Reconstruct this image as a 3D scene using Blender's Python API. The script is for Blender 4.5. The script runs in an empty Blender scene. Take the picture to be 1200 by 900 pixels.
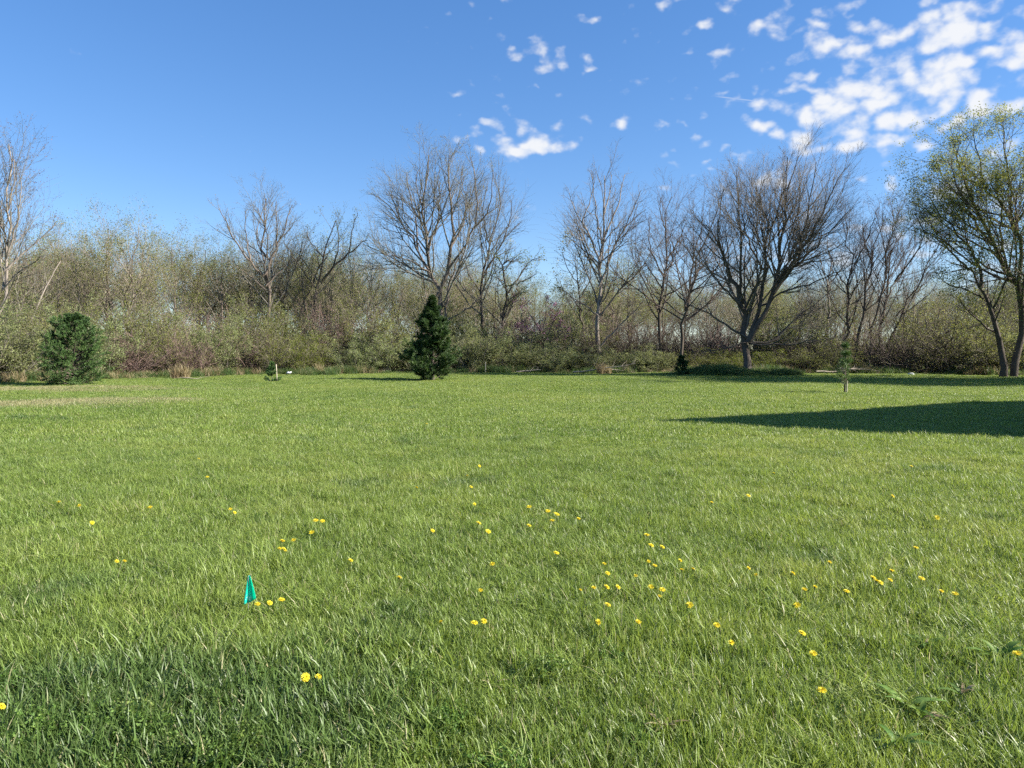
import bpy, math, random
import numpy as np
from mathutils import Vector

random.seed(7)
rad = math.radians
scene = bpy.context.scene
col = scene.collection

# ------------------------------------------------------------------ camera
CAM_H = 1.6
FPX = 880.0                       # focal length in photo pixels (1200 wide)
PITCH = math.atan(38.0 / FPX)     # horizon lies 38 px above the centre
cam_d = bpy.data.cameras.new('camera')
cam_d.sensor_width = 36.0
cam_d.lens = 36.0 * FPX / 1200.0
cam_d.clip_start = 0.05
cam_d.clip_end = 8000
cam = bpy.data.objects.new('camera', cam_d)
cam.location = (0, 0, CAM_H)
cam.rotation_euler = (math.pi / 2 - PITCH, 0, 0)
col.objects.link(cam)
scene.camera = cam

# ------------------------------------------------------------------ sun + sky
SUN_AZ = rad(-9)      # from +X (right of view) towards +Y (into the scene)
SUN_EL = rad(31)
sunvec = Vector((math.cos(SUN_AZ) * math.cos(SUN_EL), math.sin(SUN_AZ) * math.cos(SUN_EL), math.sin(SUN_EL)))
sd = bpy.data.lights.new('sun', 'SUN')
sd.energy = 5.0
sd.angle = rad(0.55)
sd.color = (1.0, 0.95, 0.86)
sun = bpy.data.objects.new('sun', sd)
sun.rotation_euler = sunvec.to_track_quat('Z', 'Y').to_euler()
col.objects.link(sun)

world = bpy.data.worlds.new('World')
scene.world = world
world.use_nodes = True
wt = world.node_tree
wt.nodes.clear()


def N(t, typ, **kw):
    n = t.nodes.new(typ)
    for k, v in kw.items():
        if k.startswith('i_'):
            k = k[2:]
            n.inputs[int(k) if k.isdigit() else k].default_value = v
        else:
            setattr(n, k, v)
    return n


def mth(t, op, a, b=None, c=None, clamp=False):
    n = t.nodes.new('ShaderNodeMath')
    n.operation = op
    n.use_clamp = clamp
    for i, v in enumerate((a, b, c)):
        if v is None:
            continue
        if isinstance(v, (int, float)):
            n.inputs[i].default_value = v
        else:
            t.links.new(v, n.inputs[i])
    return n.outputs[0]


def sstep(t, v, lo, hi):
    n = t.nodes.new('ShaderNodeMapRange')
    n.interpolation_type = 'SMOOTHSTEP'
    n.inputs['From Min'].default_value = lo
    n.inputs['From Max'].default_value = hi
    t.links.new(v, n.inputs['Value'])
    return n.outputs['Result']


def build_sky():
    t = wt
    L = t.links.new
    sky = N(t, 'ShaderNodeTexSky', sky_type='NISHITA')
    sky.sun_disc = False
    sky.sun_elevation = SUN_EL
    sky.sun_rotation = math.pi / 2 - SUN_AZ
    sky.air_density = 0.9
    sky.dust_density = 0.1
    sky.ozone_density = 3.5
    sky.altitude = 300
    gm = N(t, 'ShaderNodeGamma', i_Gamma=0.72)
    L(sky.outputs[0], gm.inputs[0])
    hs = N(t, 'ShaderNodeHueSaturation', i_Saturation=1.40, i_Value=1.0, i_Hue=0.51)
    L(gm.outputs[0], hs.inputs['Color'])
    bg = N(t, 'ShaderNodeBackground', i_Strength=SKY_STRENGTH)
    L(hs.outputs[0], bg.inputs[0])
    # broken altocumulus: noise on a flat layer seen by direction
    tc = N(t, 'ShaderNodeTexCoord')
    sp = N(t, 'ShaderNodeSeparateXYZ')
    L(tc.outputs['Generated'], sp.inputs[0])
    zc = mth(t, 'MAXIMUM', sp.outputs['Z'], 0.03)
    px = mth(t, 'DIVIDE', sp.outputs['X'], zc)
    py = mth(t, 'DIVIDE', sp.outputs['Y'], zc)
    cb = N(t, 'ShaderNodeCombineXYZ')
    L(px, cb.inputs[0]); L(py, cb.inputs[1])

    def noise(scale, detail, rough, off, stretch=(1, 1, 1), dome=False):
        mp = N(t, 'ShaderNodeMapping')
        mp.inputs['Location'].default_value = off
        mp.inputs['Scale'].default_value = stretch
        L((tc.outputs['Generated'] if dome else cb.outputs[0]), mp.inputs[0])
        n = N(t, 'ShaderNodeTexNoise', i_Scale=scale, i_Detail=detail, i_Roughness=rough)
        L(mp.outputs[0], n.inputs['Vector'])
        return n.outputs['Fac']

    def blob(cx, cy, rx, ry):
        a = mth(t, 'DIVIDE', mth(t, 'SUBTRACT', px, cx), rx)
        b = mth(t, 'DIVIDE', mth(t, 'SUBTRACT', py, cy), ry)
        d = mth(t, 'ADD', mth(t, 'MULTIPLY', a, a), mth(t, 'MULTIPLY', b, b))
        return mth(t, 'EXPONENT', mth(t, 'MULTIPLY', d, -1.0))

    fine = noise(30.0, 4, 0.5, (3.1, 1.7, 0.4), (1, 1, 1.5), True)
    clump = noise(6.0, 3, 0.5, (1.3, 4.7, 0.2), (1, 1, 1.8), True)
    fine = mth(t, 'ADD', mth(t, 'MULTIPLY', fine, 0.80), mth(t, 'MULTIPLY', clump, 0.20))
    broad = noise(0.9, 3, 0.5, (7.3, 2.2, 0))
    m = mth(t, 'MULTIPLY', blob(1.5, 2.95, 0.62, 1.2), 1.30)                      # bank of puffs on the right
    m = mth(t, 'ADD', m, mth(t, 'MULTIPLY', blob(0.04, 3.65, 0.30, 0.5), 1.05))
    m = mth(t, 'ADD', m, mth(t, 'MULTIPLY', blob(0.10, 2.6, 0.2, 0.4), 0.5))
    m = mth(t, 'ADD', m, mth(t, 'MULTIPLY', blob(0.75, 2.35, 0.3, 0.45), 0.42))
    m = mth(t, 'ADD', m, mth(t, 'MULTIPLY', blob(1.6, 4.8, 0.9, 0.7), 0.42))
    east = sstep(t, px, 1.2, 3.4)                        # the bank goes on to the right
    m = mth(t, 'MAXIMUM', m, mth(t, 'MULTIPLY', east, 0.8))
    m = mth(t, 'ADD', m, mth(t, 'MULTIPLY', mth(t, 'SUBTRACT', broad, 0.55), 0.30))
    m = mth(t, 'SUBTRACT', m, mth(t, 'MULTIPLY', mth(t, 'SUBTRACT', 1.0, sstep(t, px, -0.8, -0.1)), 0.28))   # clearer towards the left
    mp = N(t, 'ShaderNodeMapping')
    mp.inputs['Scale'].default_value = (1, 1, 1.75)
    wn = N(t, 'ShaderNodeTexNoise', i_Scale=22.0, i_Detail=3.0)
    L(tc.outputs['Generated'], wn.inputs['Vector'])
    vm = N(t, 'ShaderNodeVectorMath', operation='MULTIPLY_ADD')
    vm.inputs[1].default_value = (0.045, 0.045, 0.045)
    L(wn.outputs['Color'], vm.inputs[0]); L(tc.outputs['Generated'], vm.inputs[2])
    L(vm.outputs[0], mp.inputs[0])
    vo = N(t, 'ShaderNodeTexVoronoi', feature='SMOOTH_F1', i_Scale=36.0)
    vo.inputs['Smoothness'].default_value = 0.35
    L(mp.outputs[0], vo.inputs['Vector'])
    cell = mth(t, 'SUBTRACT', 0.5, vo.outputs['Distance'])
    dens = mth(t, 'ADD', mth(t, 'MULTIPLY', cell, 0.42), fine)
    dens = mth(t, 'ADD', dens, mth(t, 'MULTIPLY', m, 0.30))
    cov = sstep(t, dens, 0.68, 0.99)
    up = sstep(t, sp.outputs['Z'], 0.03, 0.16)
    cov = mth(t, 'MULTIPLY', cov, up)
    # a short faint contrail
    u = mth(t, 'MULTIPLY', mth(t, 'ABSOLUTE', mth(t, 'SUBTRACT', mth(t, 'ADD', py, mth(t, 'MULTIPLY', px, -0.32)), 2.735)), 90.0)
    line = mth(t, 'SUBTRACT', 1.0, u, clamp=True)
    line = mth(t, 'MULTIPLY', line, mth(t, 'MULTIPLY', sstep(t, px, 0.78, 0.84), mth(t, 'SUBTRACT', 1.0, sstep(t, px, 0.98, 1.1))))
    cov = mth(t, 'MAXIMUM', cov, mth(t, 'MULTIPLY', line, 0.35))
    cov = mth(t, 'MULTIPLY', cov, 0.93)
    bgc = N(t, 'ShaderNodeBackground', i_Strength=CLOUD_STRENGTH)
    bgc.inputs[0].default_value = (0.97, 0.98, 1.0, 1)
    mx = N(t, 'ShaderNodeMixShader')
    L(cov, mx.inputs[0]); L(bg.outputs[0], mx.inputs[1]); L(bgc.outputs[0], mx.inputs[2])
    o = N(t, 'ShaderNodeOutputWorld')
    L(mx.outputs[0], o.inputs[0])


SKY_STRENGTH = 0.112
CLOUD_STRENGTH = 0.36
build_sky()
vs = scene.view_settings
vs.view_transform = 'Standard'
vs.look = 'None'
vs.gamma = 1
vs.use_curve_mapping = False
vs.exposure = 1.45
scene.cycles.use_denoising = False
scene.cycles.max_bounces = 5
scene.cycles.adaptive_threshold = 0.02
scene.cycles.diffuse_bounces = 3
scene.cycles.transmission_bounces = 4
scene.cycles.caustics_reflective = False
scene.cycles.caustics_refractive = False

# ------------------------------------------------------------------ helpers
SHRUB_X = [-300, 0, 130, 300, 450, 600, 800, 1000, 1200, 1500]
SHRUB_D = [30, 37, 42, 50, 54, 56, 55, 53, 49, 47]


def shrub_dist(px):
    return float(np.interp(px, SHRUB_X, SHRUB_D))


def gz(x, y):
    """gentle relief of the field"""
    x = np.asarray(x, float); y = np.asarray(y, float)
    f = np.clip((np.hypot(x, y) - 6) / 14, 0, 1)
    z = f * (0.05 * np.sin(x * 0.21 + 1.0) * np.sin(y * 0.19) + 0.035 * np.sin(x * 0.43 - y * 0.31))
    z = z + 0.30 * np.exp(-(((x - 14.6) / 3.2) ** 2 + ((y - 49.0) / 2.6) ** 2))
    return z


def at(px, Y):
    """world x of a photo column at distance Y"""
    return (px - 600) / FPX * Y


def hz(py, Y):
    """height of a photo row at distance Y"""
    v = (450 - py) / FPX
    return CAM_H + Y * (v * math.cos(PITCH) - math.sin(PITCH)) / (math.cos(PITCH) + v * math.sin(PITCH))


def ground(px, py):
    """ground point under a photo pixel"""
    u = (px - 600) / FPX
    v = (450 - py) / FPX
    Z = v * math.cos(PITCH) - math.sin(PITCH)
    Yd = math.cos(PITCH) + v * math.sin(PITCH)
    s = -CAM_H / Z
    x, y = u * s, Yd * s
    return Vector((x, y, float(gz(x, y))))


def mesh_np(name, V, Q=None, T=None, mat=None, rnd=None, tatt=None, smooth=False):
    """mesh from numpy arrays; rnd = one value per face, tatt = one per vertex"""
    me = bpy.data.meshes.new(name)
    V = np.ascontiguousarray(V, np.float32).reshape(-1, 3)
    loops, starts = [], []
    n = 0
    if Q is not None and len(Q):
        Q = np.asarray(Q, np.int32); loops.append(Q.ravel()); starts.append(np.arange(len(Q)) * 4); n = Q.size
    if T is not None and len(T):
        T = np.asarray(T, np.int32); loops.append(T.ravel()); starts.append(n + np.arange(len(T)) * 3)
    loops = np.concatenate(loops).astype(np.int32)
    starts = np.concatenate(starts).astype(np.int32)
    me.vertices.add(len(V)); me.vertices.foreach_set('co', V.ravel())
    me.loops.add(len(loops)); me.loops.foreach_set('vertex_index', loops)
    me.polygons.add(len(starts)); me.polygons.foreach_set('loop_start', starts)
    if smooth:
        me.polygons.foreach_set('use_smooth', np.ones(len(starts), bool))
    me.update(calc_edges=True)
    if rnd is not None:
        a = me.attributes.new('rnd', 'FLOAT', 'FACE'); a.data.foreach_set('value', np.asarray(rnd, np.float32))
    if tatt is not None:
        a = me.attributes.new('tip', 'FLOAT', 'POINT'); a.data.foreach_set('value', np.asarray(tatt, np.float32))
    if mat:
        me.materials.append(mat)
    return me


def obj(name, me, parent=None, loc=None):
    o = bpy.data.objects.new(name, me)
    col.objects.link(o)
    if loc is not None:
        o.location = loc
    if parent:
        o.parent = parent
    return o


def tag(o, label=None, cat=None, group=None, kind=None):
    if label: o['label'] = label
    if cat: o['category'] = cat
    if group: o['group'] = group
    if kind: o['kind'] = kind
    return o


def copy_tree(o, parent=None):
    c = o.copy()
    col.objects.link(c)
    c.parent = parent
    for ch in list(o.children):
        copy_tree(ch, c)
    return c


def unit(v):
    return v / np.maximum(np.linalg.norm(v, axis=-1, keepdims=True), 1e-9)


def tube(P, R, S):
    """P (B,K,3), R (B,K) -> verts, quads"""
    B, K, _ = P.shape
    T = unit(np.gradient(P, axis=1))
    ref = np.where(np.abs(T[:, :1, 2:3]) > 0.75, np.array([1.0, 0.13, 0]), np.array([0.1, 0, 1.0]))
    Nn = unit(np.cross(T, np.broadcast_to(ref, T.shape)))
    Bn = np.cross(T, Nn)
    a = np.arange(S) * 2 * np.pi / S
    V = P[:, :, None] + R[:, :, None, None] * (np.cos(a)[:, None] * Nn[:, :, None] + np.sin(a)[:, None] * Bn[:, :, None])
    b = np.arange(B)[:, None, None] * K * S
    k = np.arange(K - 1)[None, :, None] * S
    s = np.arange(S)[None, None, :]
    s2 = (s + 1) % S
    Q = np.stack([b + k + s, b + k + s2, b + k + S + s2, b + k + S + s], -1).reshape(-1, 4)
    return V.reshape(-1, 3), Q


def tubes(parts):
    """[(P,R,S)...] -> one verts/quads pair"""
    Vs, Qs, n = [], [], 0
    for P, R, S in parts:
        if not len(P):
            continue
        V, Q = tube(P, R, S)
        Vs.append(V); Qs.append(Q + n); n += len(V)
    return np.concatenate(Vs), np.concatenate(Qs)


def grow(rng, P, R, n, tr=(0.25, 1.0), ang=(45, 12), ratio=(0.35, 0.6), K=5, wob=0.12, up=0.1, rr=0.55, rmin=0.004, taper=0.25, lmin=0.08, shrink=0.55):
    """children of every branch in the batch"""
    B, K0, _ = P.shape
    plen = np.linalg.norm(np.diff(P, axis=1), axis=2).sum(1)
    if np.isscalar(n):
        cnt = np.full(B, int(n))
    else:
        lo, hi = n          # per metre of parent, at least lo
        cnt = np.maximum(lo, (plen * hi * rng.uniform(0.75, 1.25, B))).astype(int)
    idx = np.repeat(np.arange(B), cnt)
    M = len(idx)
    t = rng.uniform(tr[0], tr[1], M)
    f = np.minimum(t * (K0 - 1), K0 - 1.001)
    i = f.astype(int); fr = (f - i)[:, None]
    pos = P[idx, i] * (1 - fr) + P[idx, i + 1] * fr
    tan = unit(P[idx, i + 1] - P[idx, i])
    rp = R[idx, i] * (1 - fr[:, 0]) + R[idx, i + 1] * fr[:, 0]
    v = rng.normal(size=(M, 3)); v -= (v * tan).sum(1, keepdims=True) * tan; v = unit(v)
    a = np.radians(rng.normal(ang[0], ang[1], M))[:, None]
    d = np.cos(a) * tan + np.sin(a) * v
    Ln = np.maximum(plen[idx] * rng.uniform(ratio[0], ratio[1], M) * (1 - shrink * t), lmin)
    r0 = np.maximum(rp * rr, rmin)
    return path(rng, pos, d, Ln, r0, K, wob, up, np.maximum(r0 * taper, rmin * 0.45))


def path(rng, pos, d, Ln, r0, K, wob, up, r1):
    M = len(pos)
    pts = [pos]
    d = unit(d)
    step = (Ln / (K - 1))[:, None]
    for k in range(K - 1):
        pos = pos + d * step
        pts.append(pos)
        d = unit(d + rng.normal(size=(M, 3)) * wob + np.array([0, 0, up]))
    P = np.stack(pts, 1)
    s = np.linspace(0, 1, K)[None]
    return P, r0[:, None] * (1 - s) + r1[:, None] * s


def resample(pts, K):
    pts = np.asarray(pts, float)
    n = len(pts)
    if n > 2:      # Catmull-Rom for soft bends
        ext = np.vstack([2 * pts[0] - pts[1], pts, 2 * pts[-1] - pts[-2]])
        out = []
        for i in range(n - 1):
            p0, p1, p2, p3 = ext[i:i + 4]
            for s in np.linspace(0, 1, 8, endpoint=False):
                out.append(0.5 * (2 * p1 + (p2 - p0) * s + (2 * p0 - 5 * p1 + 4 * p2 - p3) * s ** 2 + (3 * p1 - p0 - 3 * p2 + p3) * s ** 3))
        out.append(pts[-1]); pts = np.array(out)
    seg = np.r_[0, np.cumsum(np.linalg.norm(np.diff(pts, axis=0), axis=1))]
    q = np.linspace(0, seg[-1], K)
    return np.stack([np.interp(q, seg, pts[:, c]) for c in range(3)], 1)


def leaves_on(rng, P, per, size, spread=0.06, flat=0.3, tr=(0.3, 1.0)):
    """diamond leaf faces around the twigs of a batch"""
    B, K, _ = P.shape
    M = int(B * per)
    idx = rng.integers(0, B, M)
    f = np.minimum(rng.uniform(tr[0], tr[1], M) * (K - 1), K - 1.001)
    i = f.astype(int); fr = (f - i)[:, None]
    c = P[idx, i] * (1 - fr) + P[idx, i + 1] * fr + rng.normal(size=(M, 3)) * spread
    return diamonds(rng, c, size, flat)


def diamonds(rng, c, size, flat=0.3, aspect=0.55):
    M = len(c)
    u = unit(rng.normal(size=(M, 3)) * np.array([1, 1, 1 - flat]))
    w = rng.normal(size=(M, 3)); w = unit(w - (w * u).sum(1, keepdims=True) * u)
    s = rng.uniform(size[0], size[1], M)[:, None]
    u = u * s * 0.5; w = w * s * 0.5 * aspect
    V = np.stack([c - u, c + w, c + u, c - w], 1).reshape(-1, 3)
    Q = np.arange(M * 4).reshape(-1, 4)
    return V, Q, rng.uniform(size=M)


# ------------------------------------------------------------------ materials
def new_mat(name):
    m = bpy.data.materials.new(name)
    m.use_nodes = True
    t = m.node_tree
    t.nodes.clear()
    return m, t


def ramp(t, fac, stops):
    r = N(t, 'ShaderNodeValToRGB')
    e = r.color_ramp.elements
    while len(e) < len(stops):
        e.new(0.5)
    for k, (p, c) in zip(e, stops):
        k.position = p
        k.color = (*c, 1)
    t.links.new(fac, r.inputs[0])
    return r.outputs[0]


def mixc(t, fac, a, b, mode='MIX'):
    n = N(t, 'ShaderNodeMix', data_type='RGBA', blend_type=mode)
    for s, v in ((0, fac), (6, a), (7, b)):
        if isinstance(v, (int, float)):
            n.inputs[s].default_value = v
        elif isinstance(v, tuple):
            n.inputs[s].default_value = (*v, 1)
        else:
            t.links.new(v, n.inputs[s])
    return n.outputs[2]


def worldnoise(t, scale, detail=3, rough=0.55, off=(0, 0, 0), sc=(1, 1, 1)):
    g = N(t, 'ShaderNodeNewGeometry')
    mp = N(t, 'ShaderNodeMapping')
    mp.inputs['Location'].default_value = off
    mp.inputs['Scale'].default_value = sc
    t.links.new(g.outputs['Position'], mp.inputs[0])
    n = N(t, 'ShaderNodeTexNoise', i_Scale=scale, i_Detail=detail, i_Roughness=rough)
    t.links.new(mp.outputs[0], n.inputs['Vector'])
    return n.outputs['Fac']


def leafy(t, colour, transl=0.35, rough=0.5, spec=0.3):
    p = N(t, 'ShaderNodeBsdfPrincipled', i_Roughness=rough)
    p.inputs['Specular IOR Level'].default_value = spec
    t.links.new(colour, p.inputs['Base Color'])
    tr = N(t, 'ShaderNodeBsdfTranslucent')
    hs = N(t, 'ShaderNodeHueSaturation', i_Hue=0.49, i_Saturation=1.1, i_Value=1.25)
    t.links.new(colour, hs.inputs['Color'])
    t.links.new(hs.outputs[0], tr.inputs[0])
    mx = N(t, 'ShaderNodeMixShader', i_0=transl)
    t.links.new(p.outputs[0], mx.inputs[1]); t.links.new(tr.outputs[0], mx.inputs[2])
    o = N(t, 'ShaderNodeOutputMaterial')
    t.links.new(mx.outputs[0], o.inputs[0])


def leaf_mat(name, stops, transl=0.45, patch=0.35):
    m, t = new_mat(name)
    a = N(t, 'ShaderNodeAttribute', attribute_name='rnd')
    wn = worldnoise(t, 0.8, 2)
    oi = N(t, 'ShaderNodeObjectInfo')
    f = mth(t, 'ADD', mth(t, 'MULTIPLY', a.outputs['Fac'], 0.75), mth(t, 'MULTIPLY', mth(t, 'SUBTRACT', wn, 0.4), patch * 2), clamp=True)
    c = ramp(t, f, stops)
    hs = N(t, 'ShaderNodeHueSaturation')
    t.links.new(c, hs.inputs['Color'])
    t.links.new(mth(t, 'ADD', 0.488, mth(t, 'MULTIPLY', oi.outputs['Random'], 0.024)), hs.inputs['Hue'])
    t.links.new(mth(t, 'ADD', 0.85, mth(t, 'MULTIPLY', oi.outputs['Random'], 0.3)), hs.inputs['Value'])
    leafy(t, hs.outputs[0], transl)
    return m


def bark_mat(name, a, b, scale=6.0):
    m, t = new_mat(name)
    n1 = worldnoise(t, scale, 5, 0.65, sc=(1, 1, 0.25))
    n2 = worldnoise(t, scale * 0.12, 2)
    c = ramp(t, mth(t, 'ADD', mth(t, 'MULTIPLY', n1, 0.7), mth(t, 'MULTIPLY', n2, 0.3)), [(0.3, a), (0.68, b)])
    p = N(t, 'ShaderNodeBsdfPrincipled', i_Roughness=0.85)
    p.inputs['Specular IOR Level'].default_value = 0.2
    t.links.new(c, p.inputs['Base Color'])
    bp = N(t, 'ShaderNodeBump', i_Strength=0.6, i_Distance=0.03)
    t.links.new(n1, bp.inputs['Height']); t.links.new(bp.outputs[0], p.inputs['Normal'])
    o = N(t, 'ShaderNodeOutputMaterial'); t.links.new(p.outputs[0], o.inputs[0])
    return m


def plain_mat(name, a, b, scale=8.0, rough=0.7, transl=0.0, spec=0.3):
    m, t = new_mat(name)
    c = ramp(t, worldnoise(t, scale, 4), [(0.3, a), (0.7, b)])
    if transl:
        leafy(t, c, transl, rough, spec)
    else:
        p = N(t, 'ShaderNodeBsdfPrincipled', i_Roughness=rough)
        p.inputs['Specular IOR Level'].default_value = spec
        t.links.new(c, p.inputs['Base Color'])
        o = N(t, 'ShaderNodeOutputMaterial'); t.links.new(p.outputs[0], o.inputs[0])
    return m


def field_colour(t):
    """lawn tint by place: lush, yellowish and dry patches"""
    n1 = worldnoise(t, 0.16, 4, 0.6, (4, 9, 0))
    n2 = worldnoise(t, 1.3, 3, 0.6, (1, 3, 0))
    f = mth(t, 'ADD', mth(t, 'MULTIPLY', n1, 0.6), mth(t, 'MULTIPLY', n2, 0.4))
    g = N(t, 'ShaderNodeNewGeometry')
    sp = N(t, 'ShaderNodeSeparateXYZ'); t.links.new(g.outputs['Position'], sp.inputs[0])

    def ell(cx, cy, rx, ry):
        a = mth(t, 'DIVIDE', mth(t, 'SUBTRACT', sp.outputs[0], cx), rx)
        b = mth(t, 'DIVIDE', mth(t, 'SUBTRACT', sp.outputs[1], cy), ry)
        return mth(t, 'EXPONENT', mth(t, 'MULTIPLY', mth(t, 'ADD', mth(t, 'MULTIPLY', a, a), mth(t, 'MULTIPLY', b, b)), -1.0))
    dry = mth(t, 'MAXIMUM', ell(-14.5, 22.3, 6.5, 2.6), mth(t, 'MULTIPLY', ell(-21, 31, 11, 3.5), 0.9))
    dn = worldnoise(t, 0.55, 4, 0.65, (2, 8, 0), (0.5, 1, 1))
    dry = sstep(t, mth(t, 'ADD', mth(t, 'MULTIPLY', dry, 0.62), dn), 0.76, 1.02)
    lush = mth(t, 'MULTIPLY', sstep(t, mth(t, 'ADD', ell(-1.65, 3.15, 1.35, 0.75), mth(t, 'MULTIPLY', n2, 0.75)), 0.55, 1.15), 0.9)
    lush = mth(t, 'MAXIMUM', lush, mth(t, 'MULTIPLY', sstep(t, worldnoise(t, 0.7, 3, 0.6, (11, 5, 0)), 0.56, 0.72), 0.75))
    return f, dry, lush


def grass_mat(name):
    m, t = new_mat(name)
    a = N(t, 'ShaderNodeAttribute', attribute_name='rnd')
    tp = N(t, 'ShaderNodeAttribute', attribute_name='tip')
    f, dry, lush = field_colour(t)
    green = ramp(t, f, [(0.36, (0.130, 0.210, 0.034)), (0.5, (0.200, 0.282, 0.048)), (0.64, (0.280, 0.335, 0.072))])
    green = mixc(t, lush, green, (0.060, 0.135, 0.030))
    blade = ramp(t, a.outputs['Fac'], [(0.0, (0.45, 0.52, 0.42)), (0.5, (0.95, 0.97, 0.95)), (0.85, (1.3, 1.25, 1.3)), (1.0, (1.6, 1.5, 1.9))])
    green = mixc(t, 1.0, green, blade, 'MULTIPLY')
    straw = sstep(t, mth(t, 'ADD', a.outputs['Fac'], mth(t, 'MULTIPLY', dry, 0.75)), 0.945, 0.965)
    c = mixc(t, straw, green, mixc(t, a.outputs['Fac'], (0.30, 0.25, 0.12), (0.46, 0.41, 0.23)))
    c = mixc(t, mth(t, 'MULTIPLY', tp.outputs['Fac'], 0.35), c, (0.25, 0.29, 0.10))
    leafy(t, c, 0.40, 0.42, 0.40)
    return m


def ground_mat():
    m, t = new_mat('field_soil_and_thatch')
    f, dry, lush = field_colour(t)
    n = worldnoise(t, 22, 5, 0.7)
    g = ramp(t, f, [(0.35, (0.085, 0.130, 0.026)), (0.65, (0.15, 0.185, 0.045))])
    g = mixc(t, sstep(t, n, 0.5, 0.66), g, (0.085, 0.065, 0.035))
    g = mixc(t, mth(t, 'MULTIPLY', dry, 0.8), g, (0.36, 0.30, 0.17))
    p = N(t, 'ShaderNodeBsdfPrincipled', i_Roughness=0.95)
    p.inputs['Specular IOR Level'].default_value = 0.1
    t.links.new(g, p.inputs['Base Color'])
    b = N(t, 'ShaderNodeBump', i_Strength=0.8, i_Distance=0.03)
    t.links.new(n, b.inputs['Height']); t.links.new(b.outputs[0], p.inputs['Normal'])
    o = N(t, 'ShaderNodeOutputMaterial'); t.links.new(p.outputs[0], o.inputs[0])
    return m


M = {}
M['ground'] = ground_mat()
M['grass'] = grass_mat('lawn_grass')
M['tall'] = leaf_mat('tall_grass', [(0.0, (0.05, 0.10, 0.03)), (0.6, (0.10, 0.155, 0.045)), (1.0, (0.24, 0.22, 0.10))])
M['dry'] = leaf_mat('dry_grass', [(0.0, (0.19, 0.14, 0.075)), (0.6, (0.34, 0.27, 0.15)), (1.0, (0.46, 0.39, 0.24))], 0.25)
M['bark_grey'] = bark_mat('grey_bark', (0.12, 0.10, 0.085), (0.34, 0.29, 0.24))
M['bark_dark'] = bark_mat('dark_bark', (0.045, 0.036, 0.028), (0.13, 0.105, 0.082))
M['bark_brown'] = bark_mat('brown_bark', (0.085, 0.066, 0.052), (0.22, 0.175, 0.14))
M['bark_pale'] = bark_mat('pale_bark', (0.17, 0.145, 0.12), (0.36, 0.32, 0.265))
M['twig_brown'] = bark_mat('brown_twigs', (0.098, 0.083, 0.064), (0.19, 0.162, 0.127), 2.0)
M['twig_grey'] = bark_mat('grey_twigs', (0.100, 0.092, 0.073), (0.19, 0.175, 0.14), 2.0)
M['twig_dark'] = bark_mat('dark_twigs', (0.065, 0.050, 0.042), (0.14, 0.11, 0.09), 2.0)
M['twig_purple'] = bark_mat('purple_brown_twigs', (0.13, 0.085, 0.075), (0.25, 0.175, 0.15), 2.0)
M['twig_wood'] = bark_mat('woodland_twigs', (0.17, 0.142, 0.11), (0.31, 0.262, 0.205), 2.0)
M['leaf_shrub'] = leaf_mat('grey_green_leaves', [(0.0, (0.12, 0.145, 0.055)), (0.5, (0.23, 0.26, 0.10)), (1.0, (0.35, 0.37, 0.18))])
M['leaf_olive'] = leaf_mat('olive_young_leaves', [(0.0, (0.115, 0.13, 0.034)), (0.5, (0.205, 0.225, 0.056)), (1.0, (0.30, 0.30, 0.095))])
M['leaf_yg'] = leaf_mat('yellow_green_leaves', [(0.0, (0.09, 0.12, 0.022)), (0.5, (0.165, 0.20, 0.036)), (1.0, (0.25, 0.27, 0.06))])
M['leaf_pale'] = leaf_mat('pale_unfolding_leaves', [(0.0, (0.15, 0.165, 0.055)), (0.5, (0.25, 0.26, 0.085)), (1.0, (0.36, 0.35, 0.15))])
M['leaf_spring'] = leaf_mat('spring_leaves', [(0.0, (0.13, 0.165, 0.04)), (0.5, (0.23, 0.27, 0.07)), (1.0, (0.34, 0.365, 0.13))], 0.5)
M['bud_red'] = leaf_mat('reddish_buds', [(0.0, (0.10, 0.055, 0.04)), (0.6, (0.20, 0.115, 0.08)), (1.0, (0.27, 0.19, 0.12))], 0.2)
M['bud_brown'] = leaf_mat('brown_buds', [(0.0, (0.12, 0.085, 0.055)), (0.6, (0.21, 0.155, 0.10)), (1.0, (0.28, 0.23, 0.13))], 0.2)
M['blossom'] = leaf_mat('redbud_blossom', [(0.0, (0.16, 0.05, 0.11)), (0.6, (0.30, 0.12, 0.21)), (1.0, (0.40, 0.20, 0.30))], 0.25)
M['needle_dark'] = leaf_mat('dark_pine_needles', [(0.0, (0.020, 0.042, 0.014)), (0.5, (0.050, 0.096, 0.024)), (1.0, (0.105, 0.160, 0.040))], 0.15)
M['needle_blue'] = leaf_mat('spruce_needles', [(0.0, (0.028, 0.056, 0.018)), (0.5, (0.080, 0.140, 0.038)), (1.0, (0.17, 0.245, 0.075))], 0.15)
M['needle_light'] = leaf_mat('young_pine_needles', [(0.0, (0.055, 0.095, 0.028)), (0.5, (0.105, 0.150, 0.045)), (1.0, (0.16, 0.20, 0.07))], 0.2)
M['weed'] = leaf_mat('weed_leaves', [(0.0, (0.06, 0.125, 0.022)), (0.5, (0.12, 0.205, 0.038)), (1.0, (0.21, 0.28, 0.07))], 0.35)
M['petal'] = plain_mat('dandelion_petals', (0.70, 0.56, 0.02), (0.80, 0.68, 0.05), 60, 0.6, 0.2)
M['stem'] = plain_mat('dandelion_stem', (0.14, 0.19, 0.05), (0.20, 0.22, 0.08), 40, 0.5, 0.2)
M['wood_stake'] = plain_mat('weathered_stake_wood', (0.36, 0.31, 0.22), (0.50, 0.45, 0.34), 14)
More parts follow.
